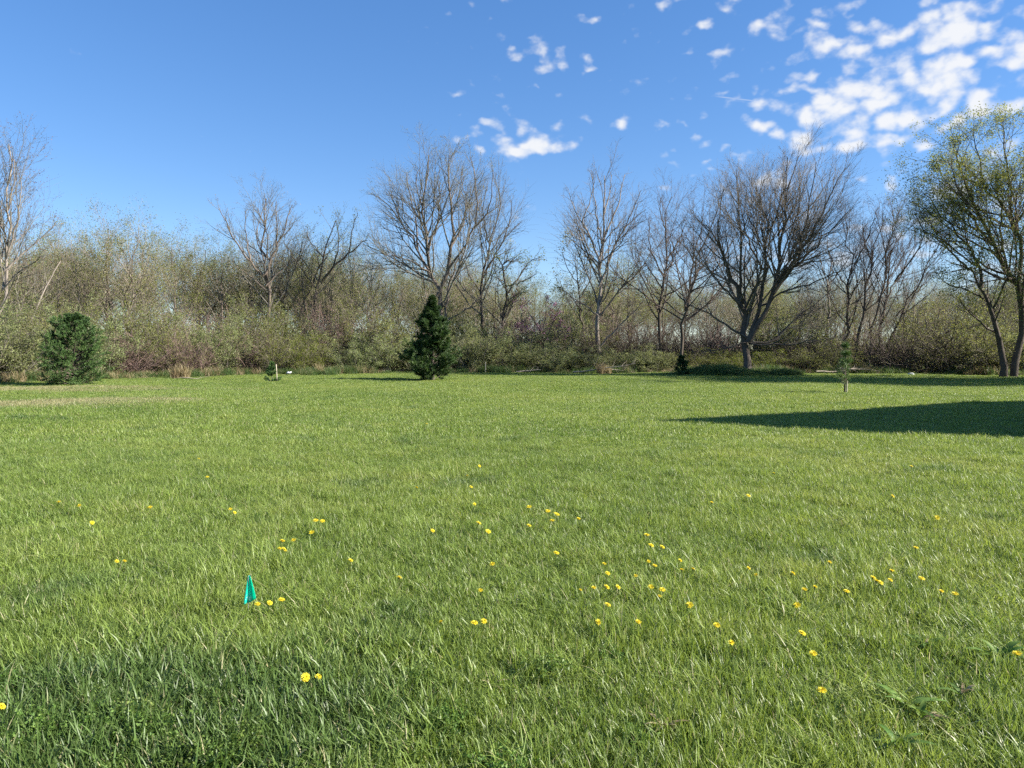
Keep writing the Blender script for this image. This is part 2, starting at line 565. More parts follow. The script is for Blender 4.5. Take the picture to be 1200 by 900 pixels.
M['white'] = plain_mat('white_plastic', (0.72, 0.72, 0.72), (0.82, 0.82, 0.83), 10, 0.5)
M['wire'] = plain_mat('flag_wire', (0.20, 0.20, 0.20), (0.32, 0.31, 0.30), 60, 0.4)
M['stone'] = plain_mat('pale_stone', (0.34, 0.36, 0.32), (0.52, 0.53, 0.48), 9, 0.8)
M['deadwood'] = bark_mat('fallen_wood', (0.17, 0.135, 0.105), (0.40, 0.34, 0.27), 5)
M['siding'] = plain_mat('house_siding', (0.50, 0.48, 0.43), (0.56, 0.54, 0.49), 2)
M['shingle'] = plain_mat('roof_shingles', (0.07, 0.065, 0.06), (0.13, 0.12, 0.11), 6, 0.9)
M['glass'] = plain_mat('window_glass', (0.03, 0.035, 0.04), (0.05, 0.055, 0.06), 3, 0.08, 0, 0.6)


def flag_mat():
    m, t = new_mat('teal_flag_vinyl')
    tc = N(t, 'ShaderNodeTexCoord')
    n = N(t, 'ShaderNodeTexNoise', i_Scale=130.0, i_Detail=2.0)
    mp = N(t, 'ShaderNodeMapping'); mp.inputs['Scale'].default_value = (0.6, 1, 1.5)
    t.links.new(tc.outputs['Object'], mp.inputs[0]); t.links.new(mp.outputs[0], n.inputs['Vector'])
    sp = N(t, 'ShaderNodeSeparateXYZ'); t.links.new(tc.outputs['Object'], sp.inputs[0])
    a = mth(t, 'DIVIDE', mth(t, 'SUBTRACT', sp.outputs[0], 0.004), 0.020)
    b = mth(t, 'DIVIDE', mth(t, 'SUBTRACT', sp.outputs[2], 0.075), 0.030)
    e = mth(t, 'EXPONENT', mth(t, 'MULTIPLY', mth(t, 'ADD', mth(t, 'MULTIPLY', a, a), mth(t, 'MULTIPLY', b, b)), -1.0))
    f = sstep(t, mth(t, 'ADD', n.outputs['Fac'], mth(t, 'MULTIPLY', e, 0.22)), 0.72, 0.78)
    c = mixc(t, f, (0.02, 0.74, 0.58), (0.75, 0.80, 0.80))
    leafy(t, c, 0.5, 0.3, 0.5)
    return m


M['flag'] = flag_mat()


# ------------------------------------------------------------------ ground
def build_ground():
    far = np.array([110, 130, 170, 240, 360, 600, 1000, 1800, 3200])
    xs = np.r_[-far[::-1], np.arange(-100, 101, 1.0), far]
    ys = np.r_[-far[::-1], np.arange(-100, -4, 8.0), np.arange(-4, 101, 0.75), far]
    X, Y = np.meshgrid(xs, ys, indexing='xy')
    V = np.stack([X, Y, gz(X, Y)], -1).reshape(-1, 3)
    nx, ny = len(xs), len(ys)
    i = np.arange(nx - 1)[None, :]; j = np.arange(ny - 1)[:, None]
    a = j * nx + i
    Q = np.stack([a, a + 1, a + nx + 1, a + nx], -1).reshape(-1, 4)
    o = obj('ground', mesh_np('ground', V, Q, mat=M['ground'], smooth=True))
    tag(o, 'wide gently uneven field of green lawn grass', None, None, 'structure')


build_ground()


# ------------------------------------------------------------------ scattered stuff (one object, geometry-node instances)
def scatter(name, pts, rot, scl, var, sources, label, cat):
    me = bpy.data.meshes.new(name)
    me.vertices.add(len(pts)); me.vertices.foreach_set('co', np.ascontiguousarray(pts, np.float32).ravel())
    a = me.attributes.new('rot', 'FLOAT_VECTOR', 'POINT'); a.data.foreach_set('vector', np.ascontiguousarray(rot, np.float32).ravel())
    a = me.attributes.new('scl', 'FLOAT_VECTOR', 'POINT'); a.data.foreach_set('vector', np.ascontiguousarray(scl, np.float32).ravel())
    a = me.attributes.new('var', 'INT', 'POINT'); a.data.foreach_set('value', np.ascontiguousarray(var, np.int32))
    for s in sources:
        for m in s.data.materials:
            if m.name not in me.materials:
                me.materials.append(m)
    o = obj(name, me)
    g = bpy.data.node_groups.new(name, 'GeometryNodeTree')
    g.interface.new_socket('Geometry', in_out='INPUT', socket_type='NodeSocketGeometry')
    g.interface.new_socket('Geometry', in_out='OUTPUT', socket_type='NodeSocketGeometry')
    gi = g.nodes.new('NodeGroupInput'); go = g.nodes.new('NodeGroupOutput')
    jn = g.nodes.new('GeometryNodeJoinGeometry')
    for s in reversed(sources):
        oi = g.nodes.new('GeometryNodeObjectInfo')
        oi.inputs['Object'].default_value = s
        oi.inputs['As Instance'].default_value = True
        g.links.new(oi.outputs['Geometry'], jn.inputs[0])
    ip = g.nodes.new('GeometryNodeInstanceOnPoints')
    ip.inputs['Pick Instance'].default_value = True
    g.links.new(gi.outputs[0], ip.inputs['Points'])
    g.links.new(jn.outputs[0], ip.inputs['Instance'])

    def na(nm, typ, sock):
        n = g.nodes.new('GeometryNodeInputNamedAttribute')
        n.data_type = typ
        n.inputs['Name'].default_value = nm
        g.links.new(n.outputs[0], ip.inputs[sock])
    na('rot', 'FLOAT_VECTOR', 'Rotation'); na('scl', 'FLOAT_VECTOR', 'Scale'); na('var', 'INT', 'Instance Index')
    g.links.new(ip.outputs[0], go.inputs[0])
    md = o.modifiers.new('scatter', 'NODES')
    md.node_group = g
    tag(o, label, cat, None, 'stuff')
    return o


def blades(rng, n, R, h, w, bend=(0.15, 0.75), square=False):
    """a patch of grass blades, each a curved tapering ribbon"""
    if square:
        bx, by = rng.uniform(-R, R, n), rng.uniform(-R, R, n)
    else:
        r = R * np.sqrt(rng.uniform(size=n)); a = rng.uniform(0, 2 * np.pi, n)
        bx, by = r * np.cos(a), r * np.sin(a)
    H = rng.uniform(h[0], h[1], n) * rng.choice([0.7, 1.0, 1.0, 1.15], n)
    W = rng.uniform(w[0], w[1], n) * 0.5
    b = rng.uniform(bend[0], bend[1], n)
    az = rng.uniform(0, 2 * np.pi, n)
    fa = az + np.pi / 2 + rng.normal(0, 0.5, n)
    vs, ts = [], []
    for s, ww in ((0, 0.8), (0.4, 1.0), (0.75, 0.7), (1.0, 0)):
        cx = bx + np.cos(az) * H * b * s ** 1.8
        cy = by + np.sin(az) * H * b * s ** 1.8
        cz = H * s * (1 - 0.35 * b * s) - 0.005
        for sg in ((-1, 1) if ww else (0,)):
            vs.append(np.stack([cx + sg * W * ww * np.cos(fa), cy + sg * W * ww * np.sin(fa), cz], -1)); ts.append(np.full(n, s))
    V = np.stack(vs, 1).reshape(-1, 3)
    ta = np.stack(ts, 1).ravel()
    k = np.arange(n)[:, None] * 7
    Q = np.concatenate([k + np.array([[0, 1, 3, 2]]), k + np.array([[2, 3, 5, 4]])])
    T = k + np.array([[4, 5, 6]])
    rn = rng.uniform(size=n)
    return V, Q, T, np.r_[rn, rn, rn], ta


def src(name, me):
    return bpy.data.objects.new(name, me)       # mesh carrier read only by the scatter nodes


def nz(x, y, k, s):
    """cheap smooth pseudo noise, about -1..1"""
    r = np.random.default_rng(s)
    z = 0
    for i in range(6):
        a = r.uniform(0, 6.28); f = k * r.uniform(0.5, 1.8)
        z = z + np.sin((x * math.cos(a) + y * math.sin(a)) * f + r.uniform(0, 6.28))
    return z / 3.0


def build_grass():
    rng = np.random.default_rng(11)
    near = []
    for v in range(6):
        V, Q, T, rn, ta = blades(rng, 330, 0.17, (0.05, 0.115), (0.0028, 0.0055))
        near.append(src('grass_tuft', mesh_np('grass_tuft', V, Q, T, M['grass'], rn, ta, True)))
    # loose long and flattened straws that lie across the sward
    for v in range(2):
        V, Q, T, rn, ta = blades(rng, 90, 0.2, (0.12, 0.2), (0.003, 0.0055), (0.6, 1.3))
        near.append(src('grass_straws', mesh_np('grass_straws', V, Q, T, M['grass'], rn * 0.4 + 0.6, ta, True)))
    for v in range(3):      # rank broad-bladed clumps of the lush corner
        V, Q, T, rn, ta = blades(rng, 190, 0.17, (0.065, 0.135), (0.0045, 0.0085), (0.25, 0.9))
        near.append(src('lush_tuft', mesh_np('lush_tuft', V, Q, T, M['grass'], rn, ta, True)))

    def spread(dens, y0, y1, k, m):
        c = 1 / math.sqrt(dens)
        X, Y = np.meshgrid(np.arange(-(k * y1 + m), k * y1 + m, c), np.arange(y0, y1, c))
        x = (X + rng.uniform(-.55, .55, X.shape) * c).ravel(); y = (Y + rng.uniform(-.55, .55, X.shape) * c).ravel()
        q = np.abs(x) < k * y + m
        return x[q], y[q]
    y0, y1 = 1.4, 13.0
    x, y = spread(46, y0, y1, 0.80, 1.6)
    s = (1.0 + 0.24 * nz(x, y, 2.3, 1) + 0.2 * nz(x, y, 8.0, 2)) * rng.uniform(0.8, 1.15, len(x))
    lush = np.clip(1.25 * np.exp(-(((x + 1.65) / 1.3) ** 2 + ((y - 3.15) / 0.72) ** 2)) + 0.3 * nz(x, y, 3.0, 6), 0, 1) * (np.hypot(x + 1.5, y - 3.3) < 2.6)
    s = np.clip(s + 0.22 * lush, 0.72, 1.6)
    var = rng.choice(8, len(x), p=[0.155] * 6 + [0.035] * 2)
    var = np.where((lush > 0.45) & (rng.uniform(size=len(x)) < 0.8), rng.integers(8, 11, len(x)), var)
    P1 = np.stack([x, y, gz(x, y)], -1)
    R1 = np.stack([rng.normal(0, 0.10, len(x)), rng.normal(0, 0.10, len(x)), rng.uniform(0, 6.28, len(x))], -1)
    S1 = np.stack([np.ones(len(x)), np.ones(len(x)), s], -1)
    scatter('lawn_grass', P1, R1, S1, var, near, 'green lawn grass of the near field with scattered pale straws', 'grass')
    mid = []
    for v in range(5):
        V, Q, T, rn, ta = blades(rng, 480, 0.46, (0.055, 0.105), (0.005, 0.009), (0.2, 0.85))
        mid.append(src('grass_patch', mesh_np('grass_patch', V, Q, T, M['grass'], rn, ta, True)))
    y0, y1 = 12.6, 60.0
    x, y = spread(8.5, y0, y1, 0.80, 4)
    lim = np.interp(x / y * FPX + 600, SHRUB_X, SHRUB_D) + 3
    k = y < lim
    x, y = x[k], y[k]
    s = np.clip((1.0 + 0.2 * nz(x, y, 0.9, 3) + 0.12 * nz(x, y, 3.1, 4)) * rng.uniform(0.8, 1.2, len(x)), 0.5, 1.6)
    P2 = np.stack([x, y, gz(x, y)], -1)
    R2 = np.stack([rng.normal(0, 0.06, len(x)), rng.normal(0, 0.06, len(x)), rng.uniform(0, 6.28, len(x))], -1)
    S2 = np.stack([np.ones(len(x)), np.ones(len(x)), s], -1)
    scatter('meadow_grass', P2, R2, S2, rng.integers(0, 5, len(x)), mid, 'green grass of the middle and far field', 'grass')

    # uncut fringe along the foot of the shrubs and the rank grass round the big spreading tree
    fr = []
    for v in range(3):
        V, Q, T, rn, ta = blades(rng, 130, 0.3, (0.25, 0.5), (0.008, 0.016), (0.15, 0.7))
        fr.append(src('rank_grass', mesh_np('rank_grass', V, Q, T, M['tall'], rn, ta, True)))
    for v in range(2):
        V, Q, T, rn, ta = blades(rng, 60, 0.3, (0.3, 0.6), (0.008, 0.014), (0.2, 0.9))
        fr.append(src('dry_grass', mesh_np('dry_grass', V, Q, T, M['dry'], rn, ta, True)))
    px = rng.uniform(-80, 1280, 2600)
    d = np.interp(px, SHRUB_X, SHRUB_D) + rng.uniform(-0.6, 3.2, 2600) - np.maximum(0, nz(px, px * 0, 0.05, 21)) * rng.uniform(0, 2.2, 2600)
    x = (px - 600) / FPX * d
    dryz = nz(x, d * 0, 0.55, 9)
    var = np.where(rng.uniform(-1.2, 1.6, 2600) < dryz * 0.8 - 0.35, rng.integers(3, 5, 2600), rng.integers(0, 3, 2600))
    a = rng.uniform(0, 6.28, 900); rr = np.sqrt(rng.uniform(0, 1, 900))
    mx, my = 14.2 + 4.3 * rr * np.cos(a), 48.6 + 2.2 * rr * np.sin(a)
    x = np.r_[x, mx]; y = np.r_[d, my]
    var = np.r_[var, rng.integers(0, 3, 900)]
    s = rng.uniform(0.45, 1.3, len(x)) * np.clip(1 + 0.45 * nz(x, y * 0, 1.1, 22), 0.4, 1.7); s[2600:] *= 1.15 * (1.05 - 0.55 * rr ** 2)
    P = np.stack([x, y, gz(x, y)], -1)
    Rr = np.stack([rng.normal(0, 0.1, len(x)), rng.normal(0, 0.1, len(x)), rng.uniform(0, 6.28, len(x))], -1)
    scatter('uncut_grass', P, Rr, np.stack([s, s, s], -1), var, fr, 'uncut taller grass along the foot of the shrubs and round the spreading tree', 'grass')

    # leafy ground weeds in the lush corner at the lower left
    wd = []
    for v in range(4):
        n = 46
        base = np.zeros((n, 3)); base[:, :2] = rng.normal(0, 0.05, (n, 2))
        P, R = path(rng, base, rng.normal(size=(n, 3)) * [0.35, 0.35, 0] + [0, 0, 1], rng.uniform(0.07, 0.16, n), np.full(n, 0.0015), 5, 0.18, 0.05, np.full(n, 0.001))
        V1, Q1 = tube(P, R, 3)
        V2, Q2, r2 = leaves_on(rng, P, 15, (0.009, 0.02), 0.008, 0.3, (0.25, 1))
        wd.append(src('leafy_weed', mesh_np('leafy_weed', np.r_[V1, V2], np.r_[Q1, Q2 + len(V1)], None, M['weed'], np.r_[np.full(len(Q1), 0.3), r2])))
    x = np.r_[rng.normal(-1.45, 0.95, 40), rng.uniform(-5, 5.5, 26)]
    y = np.r_[rng.normal(3.05, 0.34, 40), rng.uniform(2.6, 7.5, 26)]
    P = np.stack([x, y, gz(x, y)], -1)
    s = rng.uniform(0.6, 1.05, len(x)); s[40:] *= 0.75
    Rr = np.stack([x * 0, x * 0, rng.uniform(0, 6.28, len(x))], -1)
    scatter('leafy_weeds', P, Rr, np.stack([s, s, s], -1), rng.integers(0, 4, len(x)), wd, 'low leafy weeds spreading through the darker grass in the near left corner', 'weeds')


build_grass()


# ------------------------------------------------------------------ trees
def make_tree(name, base, limbs, rng, bark, twig, n2=(4, 1.5), n3=(3, 2.2), n4=(3, 3.0), ang=(42, 12), up=0.10, leaf=None, leaf_per=3, leaf_size=(0.06, 0.12), rmin=0.007, leaf_spread=0.1, n2t=(0.28, 1.0), ratio2=(0.38, 0.68), wob=0.11, droop=0.0, ratio3=(0.42, 0.75), ratio4=(0.5, 0.9)):
    """limbs: list of (points (n,3) local metres, r0, r1). Empty > trunk, crown > leaves"""
    P1 = np.stack([resample(p, 12) for p, _, _ in limbs])
    P1[:, 1:-1] += rng.normal(0, 0.02, P1[:, 1:-1].shape) * np.linalg.norm(P1[:, -1] - P1[:, 0], axis=1)[:, None, None] * 0.5
    s = np.linspace(0, 1, 12)[None]
    R1 = 0.82 * np.array([l[1] for l in limbs])[:, None] * (1 - s) ** 1.05 + np.array([l[2] for l in limbs])[:, None] * s
    R1[0, 0] *= 1.3                                     # root flare
    P2, R2 = grow(rng, P1, R1, n2, n2t, ang, ratio2, 6, wob, up, 0.55, rmin * 1.8, shrink=0.74)
    P3, R3 = grow(rng, P2, R2, n3, (0.3, 1.0), ang, ratio3, 5, wob, up * 0.8 - droop, 0.6, rmin * 1.1, shrink=0.45)
    P4, R4 = grow(rng, P3, R3, n4, (0.25, 1.0), (34, 11), ratio4, 3, wob, up * 0.6 - droop, 0.65, rmin * 0.8, shrink=0.4)
    root = bpy.data.objects.new(name, None)
    col.objects.link(root)
    root.location = base
    V, Q = tubes([(P1, R1, 8)])
    obj('trunk', mesh_np('trunk', V, Q, mat=bark, smooth=True), root)
    V, Q = tubes([(P2, R2, 4), (P3, R3, 3), (P4, R4, 3)])
    cr = obj('crown', mesh_np('crown', V, Q, mat=twig, smooth=True), root)
    if leaf:
        V, Q, r = leaves_on(rng, P4, leaf_per, leaf_size, leaf_spread)
        obj('leaves', mesh_np('leaves', V, Q, mat=leaf, rnd=r), cr)
    return root


def traced(px0, Y, limbs, rng, depth=0.45):
    """limbs given as photo columns/rows at distance Y -> local metres with depth of their own.
    Each: ([(px,py)...], r0, r1[, end depth])"""
    bx = at(px0, Y)
    out = []
    dep = {}
    for L in limbs:
        pts, r0, r1 = L[:3]
        p = np.array([[at(a, Y) - bx, 0, hz(b, Y)] for a, b in pts])
        ln = np.linalg.norm(np.diff(p, axis=0), axis=1)
        s = np.r_[0, np.cumsum(ln)] / ln.sum()
        k0 = (round(pts[0][0]), round(pts[0][1]))
        y0 = dep.get(k0, 0.0)
        y1 = y0 + (L[3] if len(L) > 3 else rng.uniform(-depth, depth)) * ln.sum()
        p[:, 1] = y0 + (y1 - y0) * s ** 0.8
        for q, yy in zip(pts, p[:, 1]):
            dep.setdefault((round(q[0]), round(q[1])), yy)
        out.append((p, r0, r1))
    return (bx, Y, float(gz(bx, Y))), out


def hero(name, px0, Y, limbs, seed, bark, twig, label, cat='tree', group=None, depth=0.45, **kw):
    rng = np.random.default_rng(seed)
    base, ls = traced(px0, Y, limbs, rng, depth)
    ls[0][0][0][2] = -0.1
    r = make_tree(name, base, ls, rng, M[bark], M[twig], **kw)
    tag(r, label, cat, group)
    return r


GR = 'trees along the field edge'
hero('bare_tree', 2, 46, [
    ([(1, 440), (2, 381), (5, 338), (11, 299), (12, 246), (14, 196), (14, 168)], .15, .03, 0.02),
    ([(5, 338), (-12, 290), (-22, 250), (-25, 222)], .10, .02), ([(11, 299), (26, 262), (34, 232), (36, 214)], .08, .02),
    ([(8, 318), (34, 285), (52, 268), (58, 256)], .08, .02), ([(11, 280), (-2, 240), (-6, 200)], .07, .02), ([(12, 246), (24, 215), (28, 188)], .06, .02),
    ([(21, 430), (21, 377), (34, 328), (44, 300)], .08, .03), ([(2, 381), (-20, 345), (-40, 300)], .10, .02), ([(5, 340), (30, 318), (62, 300)], .07, .02)],
    101, 'bark_grey', 'twig_grey', 'tall narrow tree with pale trunk and reddish buds at the left edge', group=GR,
    n2=(5, 1.7), n3=(3, 2.4), n4=(2, 2.4), ang=(34, 9), up=0.16, leaf=M['bud_red'], leaf_per=1.6, leaf_size=(0.05, 0.11))
hero('bare_tree', 313, 61, [
    ([(313, 438), (313, 381), (313, 328), (311, 299), (307, 267), (311, 230)], .24, .03, .05),
    ([(313, 328), (297, 306), (279, 274), (268, 248)], .12, .025), ([(312, 322), (325, 292), (334, 267), (343, 238)], .12, .025),
    ([(313, 335), (332, 312), (350, 297)], .09, .02), ([(313, 340), (297, 324), (281, 312)], .08, .02), ([(297, 306), (290, 275), (288, 245)], .08, .02),
    ([(325, 292), (326, 262), (326, 235)], .07, .02), ([(311, 305), (296, 270), (300, 236)], .07, .02, .5), ([(312, 315), (322, 280), (316, 250)], .07, .02, -.5)],
    102, 'bark_brown', 'twig_grey', 'bare round-headed tree with forked grey crown in front of the left wood', group=GR,
    n2=(5, 1.5), n3=(4, 2.4), n4=(4, 3.0), up=0.13, ang=(36, 10), rmin=0.0055, leaf=M['bud_brown'], leaf_per=0.7, leaf_size=(0.04, 0.09))
hero('leafing_tree', 368, 62, [
    ([(367, 438), (368, 377), (371, 338), (377, 310), (382, 285), (393, 257)], .22, .03, .05),
    ([(377, 331), (393, 313), (412, 297), (433, 283)], .14, .03, -.15), ([(412, 297), (418, 267), (424, 252)], .07, .02), ([(347, 438), (347, 381), (354, 349), (364, 320), (381, 287)], .12, .03, .2),
    ([(371, 338), (352, 310), (338, 285)], .09, .02), ([(393, 313), (402, 285), (400, 262)], .08, .02), ([(379, 300), (362, 280), (357, 262)], .07, .02)],
    103, 'bark_dark', 'twig_brown', 'crooked tree with long limb leaning right and tufts of young leaves', group=GR,
    n2=(3, 0.9), n3=(3, 1.6), n4=(2, 1.9), leaf=M['leaf_olive'], leaf_per=6.0, leaf_size=(0.06, 0.13), leaf_spread=0.16, n2t=(0.5, 1.0))
hero('bare_tree', 513, 62, [
    ([(514, 438), (513, 363), (512, 347), (503, 324), (501, 292), (497, 257), (497, 221), (501, 176)], .30, .03, .08),
    ([(503, 324), (487, 289), (469, 260), (448, 232), (435, 219)], .14, .025), ([(487, 289), (483, 246), (473, 203), (472, 192)], .10, .02),
    ([(512, 347), (524, 317), (528, 292), (533, 264), (529, 228), (528, 183)], .22, .03, -.1), ([(524, 317), (540, 299), (554, 271), (561, 235), (553, 192)], .13, .025),
    ([(554, 271), (574, 249), (579, 208)], .09, .02), ([(501, 292), (515, 250), (513, 205)], .10, .02), ([(469, 260), (455, 225), (450, 205)], .08, .02),
    ([(528, 292), (543, 260), (545, 225), (540, 195)], .09, .02), ([(523, 410), (523, 363), (525, 338), (531, 318), (538, 300)], .16, .05, .1), ([(526, 374), (545, 364), (562, 350), (572, 334)], .09, .03, -.1),
    ([(500, 300), (480, 275), (463, 268), (445, 262)], .08, .02, .5), ([(505, 320), (490, 310), (470, 303), (450, 300)], .08, .02, -.4), ([(497, 245), (487, 215), (488, 190)], .08, .02, .4)],
    104, 'bark_brown', 'twig_grey', 'tallest bare tree, twin trunks forking wide, behind the dark central pine', group=GR,
    n2=(4, 1.15), n3=(4, 2.1), n4=(3, 2.7), up=0.11, ang=(37, 10), rmin=0.006, leaf=M['leaf_pale'], leaf_per=1.0, leaf_size=(0.05, 0.11))
hero('bare_tree', 563, 64, [
    ([(562, 438), (563, 370), (565, 342), (568, 310), (572, 281), (583, 249), (584, 215)], .20, .025, .1),
    ([(568, 320), (590, 281), (611, 258)], .10, .02), ([(565, 342), (551, 324), (543, 302)], .09, .02), ([(572, 281), (566, 250), (570, 222)], .08, .02), ([(590, 281), (598, 255), (600, 232)], .07, .02), ([(567, 325), (580, 300), (605, 285)], .07, .02, .4)],
    105, 'bark_dark', 'twig_grey', 'slender bare tree leaning right, just right of the tallest bare tree', group=GR,
    n2=(5, 1.6), n3=(3, 2.2), n4=(3, 2.6), up=0.13, ang=(34, 10))
hero('leafing_tree', 588, 63, [
    ([(588, 438), (588, 388), (593, 349), (590, 313), (596, 303)], .17, .06, .05), ([(593, 345), (608, 322), (622, 303), (636, 297)], .09, .02), ([(590, 313), (586, 305), (583, 300)], .07, .03),
    ([(593, 335), (612, 330), (628, 322)], .06, .02), ([(592, 360), (606, 345), (618, 340)], .06, .02), ([(590, 318), (603, 300), (612, 294)], .06, .02)],
    106, 'bark_dark', 'twig_brown', 'short dark crooked trunk with yellow-green leaves right of centre', group=GR,
    n2=(5, 2.0), n3=(3, 2.4), n4=(2, 2.4), leaf=M['leaf_olive'], leaf_per=3.0, leaf_size=(0.08, 0.17), leaf_spread=0.15)
hero('bare_tree', 703, 60, [
    ([(704, 438), (704, 413), (700, 377), (702, 335), (702, 303), (706, 267), (708, 203)], .26, .03, .04),
    ([(702, 308), (690, 274), (672, 239), (667, 222)], .12, .02), ([(690, 274), (683, 257), (692, 232), (697, 208)], .08, .02), ([(702, 335), (714, 303), (729, 271), (756, 244)], .13, .02), ([(706, 280), (722, 246), (733, 200)], .11, .02),
    ([(703, 405), (729, 377), (751, 353)], .10, .03, -.2), ([(701, 370), (679, 353), (661, 344)], .08, .02), ([(729, 271), (738, 250), (748, 225)], .07, .02), ([(702, 310), (684, 290), (664, 272)], .08, .02, .4),
    ([(704, 285), (694, 245), (688, 212)], .08, .02, -.5), ([(707, 250), (716, 220), (719, 198)], .07, .02, .5)],
    107, 'bark_grey', 'twig_brown', 'tall bare tree with straight grey trunk right of the central gap', group=GR,
    n2=(5, 1.4), n3=(4, 2.2), n4=(3, 2.6), up=0.12, ang=(36, 10), rmin=0.006)
hero('leafing_tree', 684, 63, [
    ([(686, 438), (684, 390), (680, 350), (676, 320), (676, 292)], .14, .02, .1), ([(682, 365), (668, 345), (656, 335)], .07, .02), ([(680, 350), (692, 325), (695, 300)], .07, .02), ([(678, 335), (664, 315), (658, 300)], .06, .02), ([(683, 372), (700, 350), (706, 335)], .06, .02)],
    108, 'bark_dark', 'twig_brown', 'small pale green leafing tree left of the straight grey trunk', group=GR,
    n2=(5, 2.2), n3=(3, 2.6), n4=(2, 2.6), leaf=M['leaf_pale'], leaf_per=3.4, leaf_size=(0.09, 0.18), leaf_spread=0.16)
hero('bare_tree', 775, 60, [
    ([(774, 438), (774, 413), (775, 370), (777, 328), (780, 292), (779, 257), (788, 228)], .20, .02, .05), ([(777, 340), (761, 317), (749, 295)], .09, .02), ([(777, 322), (764, 292), (763, 252)], .08, .02),
    ([(779, 305), (796, 281), (805, 258)], .08, .02), ([(779, 270), (771, 248), (772, 232)], .07, .02), ([(776, 360), (792, 335), (799, 315)], .07, .02), ([(778, 325), (790, 300), (787, 268)], .07, .02, .5)],
    109, 'bark_dark', 'twig_dark', 'bare upright tree with dark trunk between grey tree and spreading tree', group=GR,
    n2=(6, 2.0), n3=(4, 2.4), n4=(4, 2.9), up=0.12, ang=(35, 10), rmin=0.0055)
hero('bare_tree', 797, 57, [
    ([(796, 438), (797, 420), (800, 370), (807, 338), (821, 289), (833, 252), (836, 232)], .18, .02, -.08), ([(802, 365), (814, 299), (823, 262), (824, 240)], .10, .02, .1), ([(803, 355), (785, 335), (772, 325)], .07, .02), ([(814, 310), (800, 285), (797, 262)], .07, .02), ([(812, 320), (832, 305), (845, 285)], .07, .02, .3), ([(801, 372), (822, 362), (840, 352)], .06, .02)],
    110, 'bark_dark', 'twig_dark', 'bare dark tree with trunk leaning right beside the small evergreen', group=GR,
    n2=(6, 2.0), n3=(4, 2.4), n4=(4, 2.8), up=0.11, rmin=0.0055)
BIG = hero('spreading_tree', 876, 49.5, [
    ([(876, 438), (876, 409), (874, 392), (873, 360), (859, 328), (846, 292), (830, 264)], .34, .02, .1), ([(873, 360), (862, 310), (859, 267), (853, 239), (849, 212)], .14, .02), ([(876, 405), (890, 363), (894, 320), (899, 278), (893, 246), (896, 212)], .20, .02, .05),
    ([(878, 403), (903, 349), (910, 303), (909, 274), (917, 232), (925, 192)], .22, .02, -.08), ([(905, 342), (931, 303), (946, 267), (957, 232), (968, 212)], .13, .02), ([(903, 349), (924, 322), (953, 292), (978, 264), (994, 249)], .13, .02),
    ([(878, 406), (906, 404), (935, 377), (957, 360), (980, 342)], .12, .02), ([(875, 400), (846, 381), (825, 367), (806, 360)], .11, .02), ([(876, 404), (850, 412), (828, 415)], .06, .02, -.3), ([(879, 407), (920, 408), (950, 402), (972, 398)], .07, .02, -.3),
    ([(873, 370), (845, 345), (822, 322), (812, 300)], .10, .02), ([(894, 320), (882, 280), (878, 240), (880, 208)], .09, .02, .4), ([(909, 280), (930, 250), (943, 215)], .09, .02, .3), ([(899, 278), (910, 235), (910, 195)], .08, .02, -.4),
    ([(859, 328), (842, 300), (836, 262), (838, 232)], .08, .02, -.4), ([(890, 363), (915, 345), (950, 335), (975, 318)], .09, .02, -.5), ([(873, 365), (880, 330), (868, 290), (868, 250)], .10, .02, -.5), ([(903, 345), (925, 300), (932, 250), (935, 205)], .10, .02, -.3)],
    111, 'bark_dark', 'twig_brown', 'broad spreading bare tree with short thick trunk on a grassy mound', group=GR,
    n2=(7, 2.1), n3=(5, 2.9), n4=(4, 3.4), ang=(30, 10), up=0.11, rmin=0.0055, n2t=(0.2, 1.0), wob=0.08, ratio2=(0.42, 0.75))
hero('bare_tree', 991, 58, [
    ([(989, 438), (990, 408), (995, 349), (999, 306), (992, 267), (990, 250)], .16, .02, .05), ([(998, 312), (1010, 271), (1012, 252)], .08, .02), ([(996, 345), (982, 315), (976, 290)], .07, .02), ([(995, 350), (1008, 325), (1014, 305)], .06, .02)],
    112, 'bark_dark', 'twig_dark', 'thin forked bare tree right of the spreading tree', group=GR, n2=(6, 1.7), n3=(3, 2.0), n4=(2, 2.2), up=0.16, ang=(34, 9))
hero('bare_tree', 971, 63, [
    ([(970, 438), (971, 399), (972, 335), (974, 300), (970, 275)], .17, .02, .05), ([(972, 340), (958, 318), (950, 298)], .08, .02), ([(972, 330), (984, 310), (990, 300)], .07, .02)],
    113, 'bark_grey', 'twig_grey', 'pale trunked bare tree behind the right side of the spreading tree', group=GR, n2=(6, 1.7), n3=(3, 2.0), n4=(2, 2.2), up=0.12)
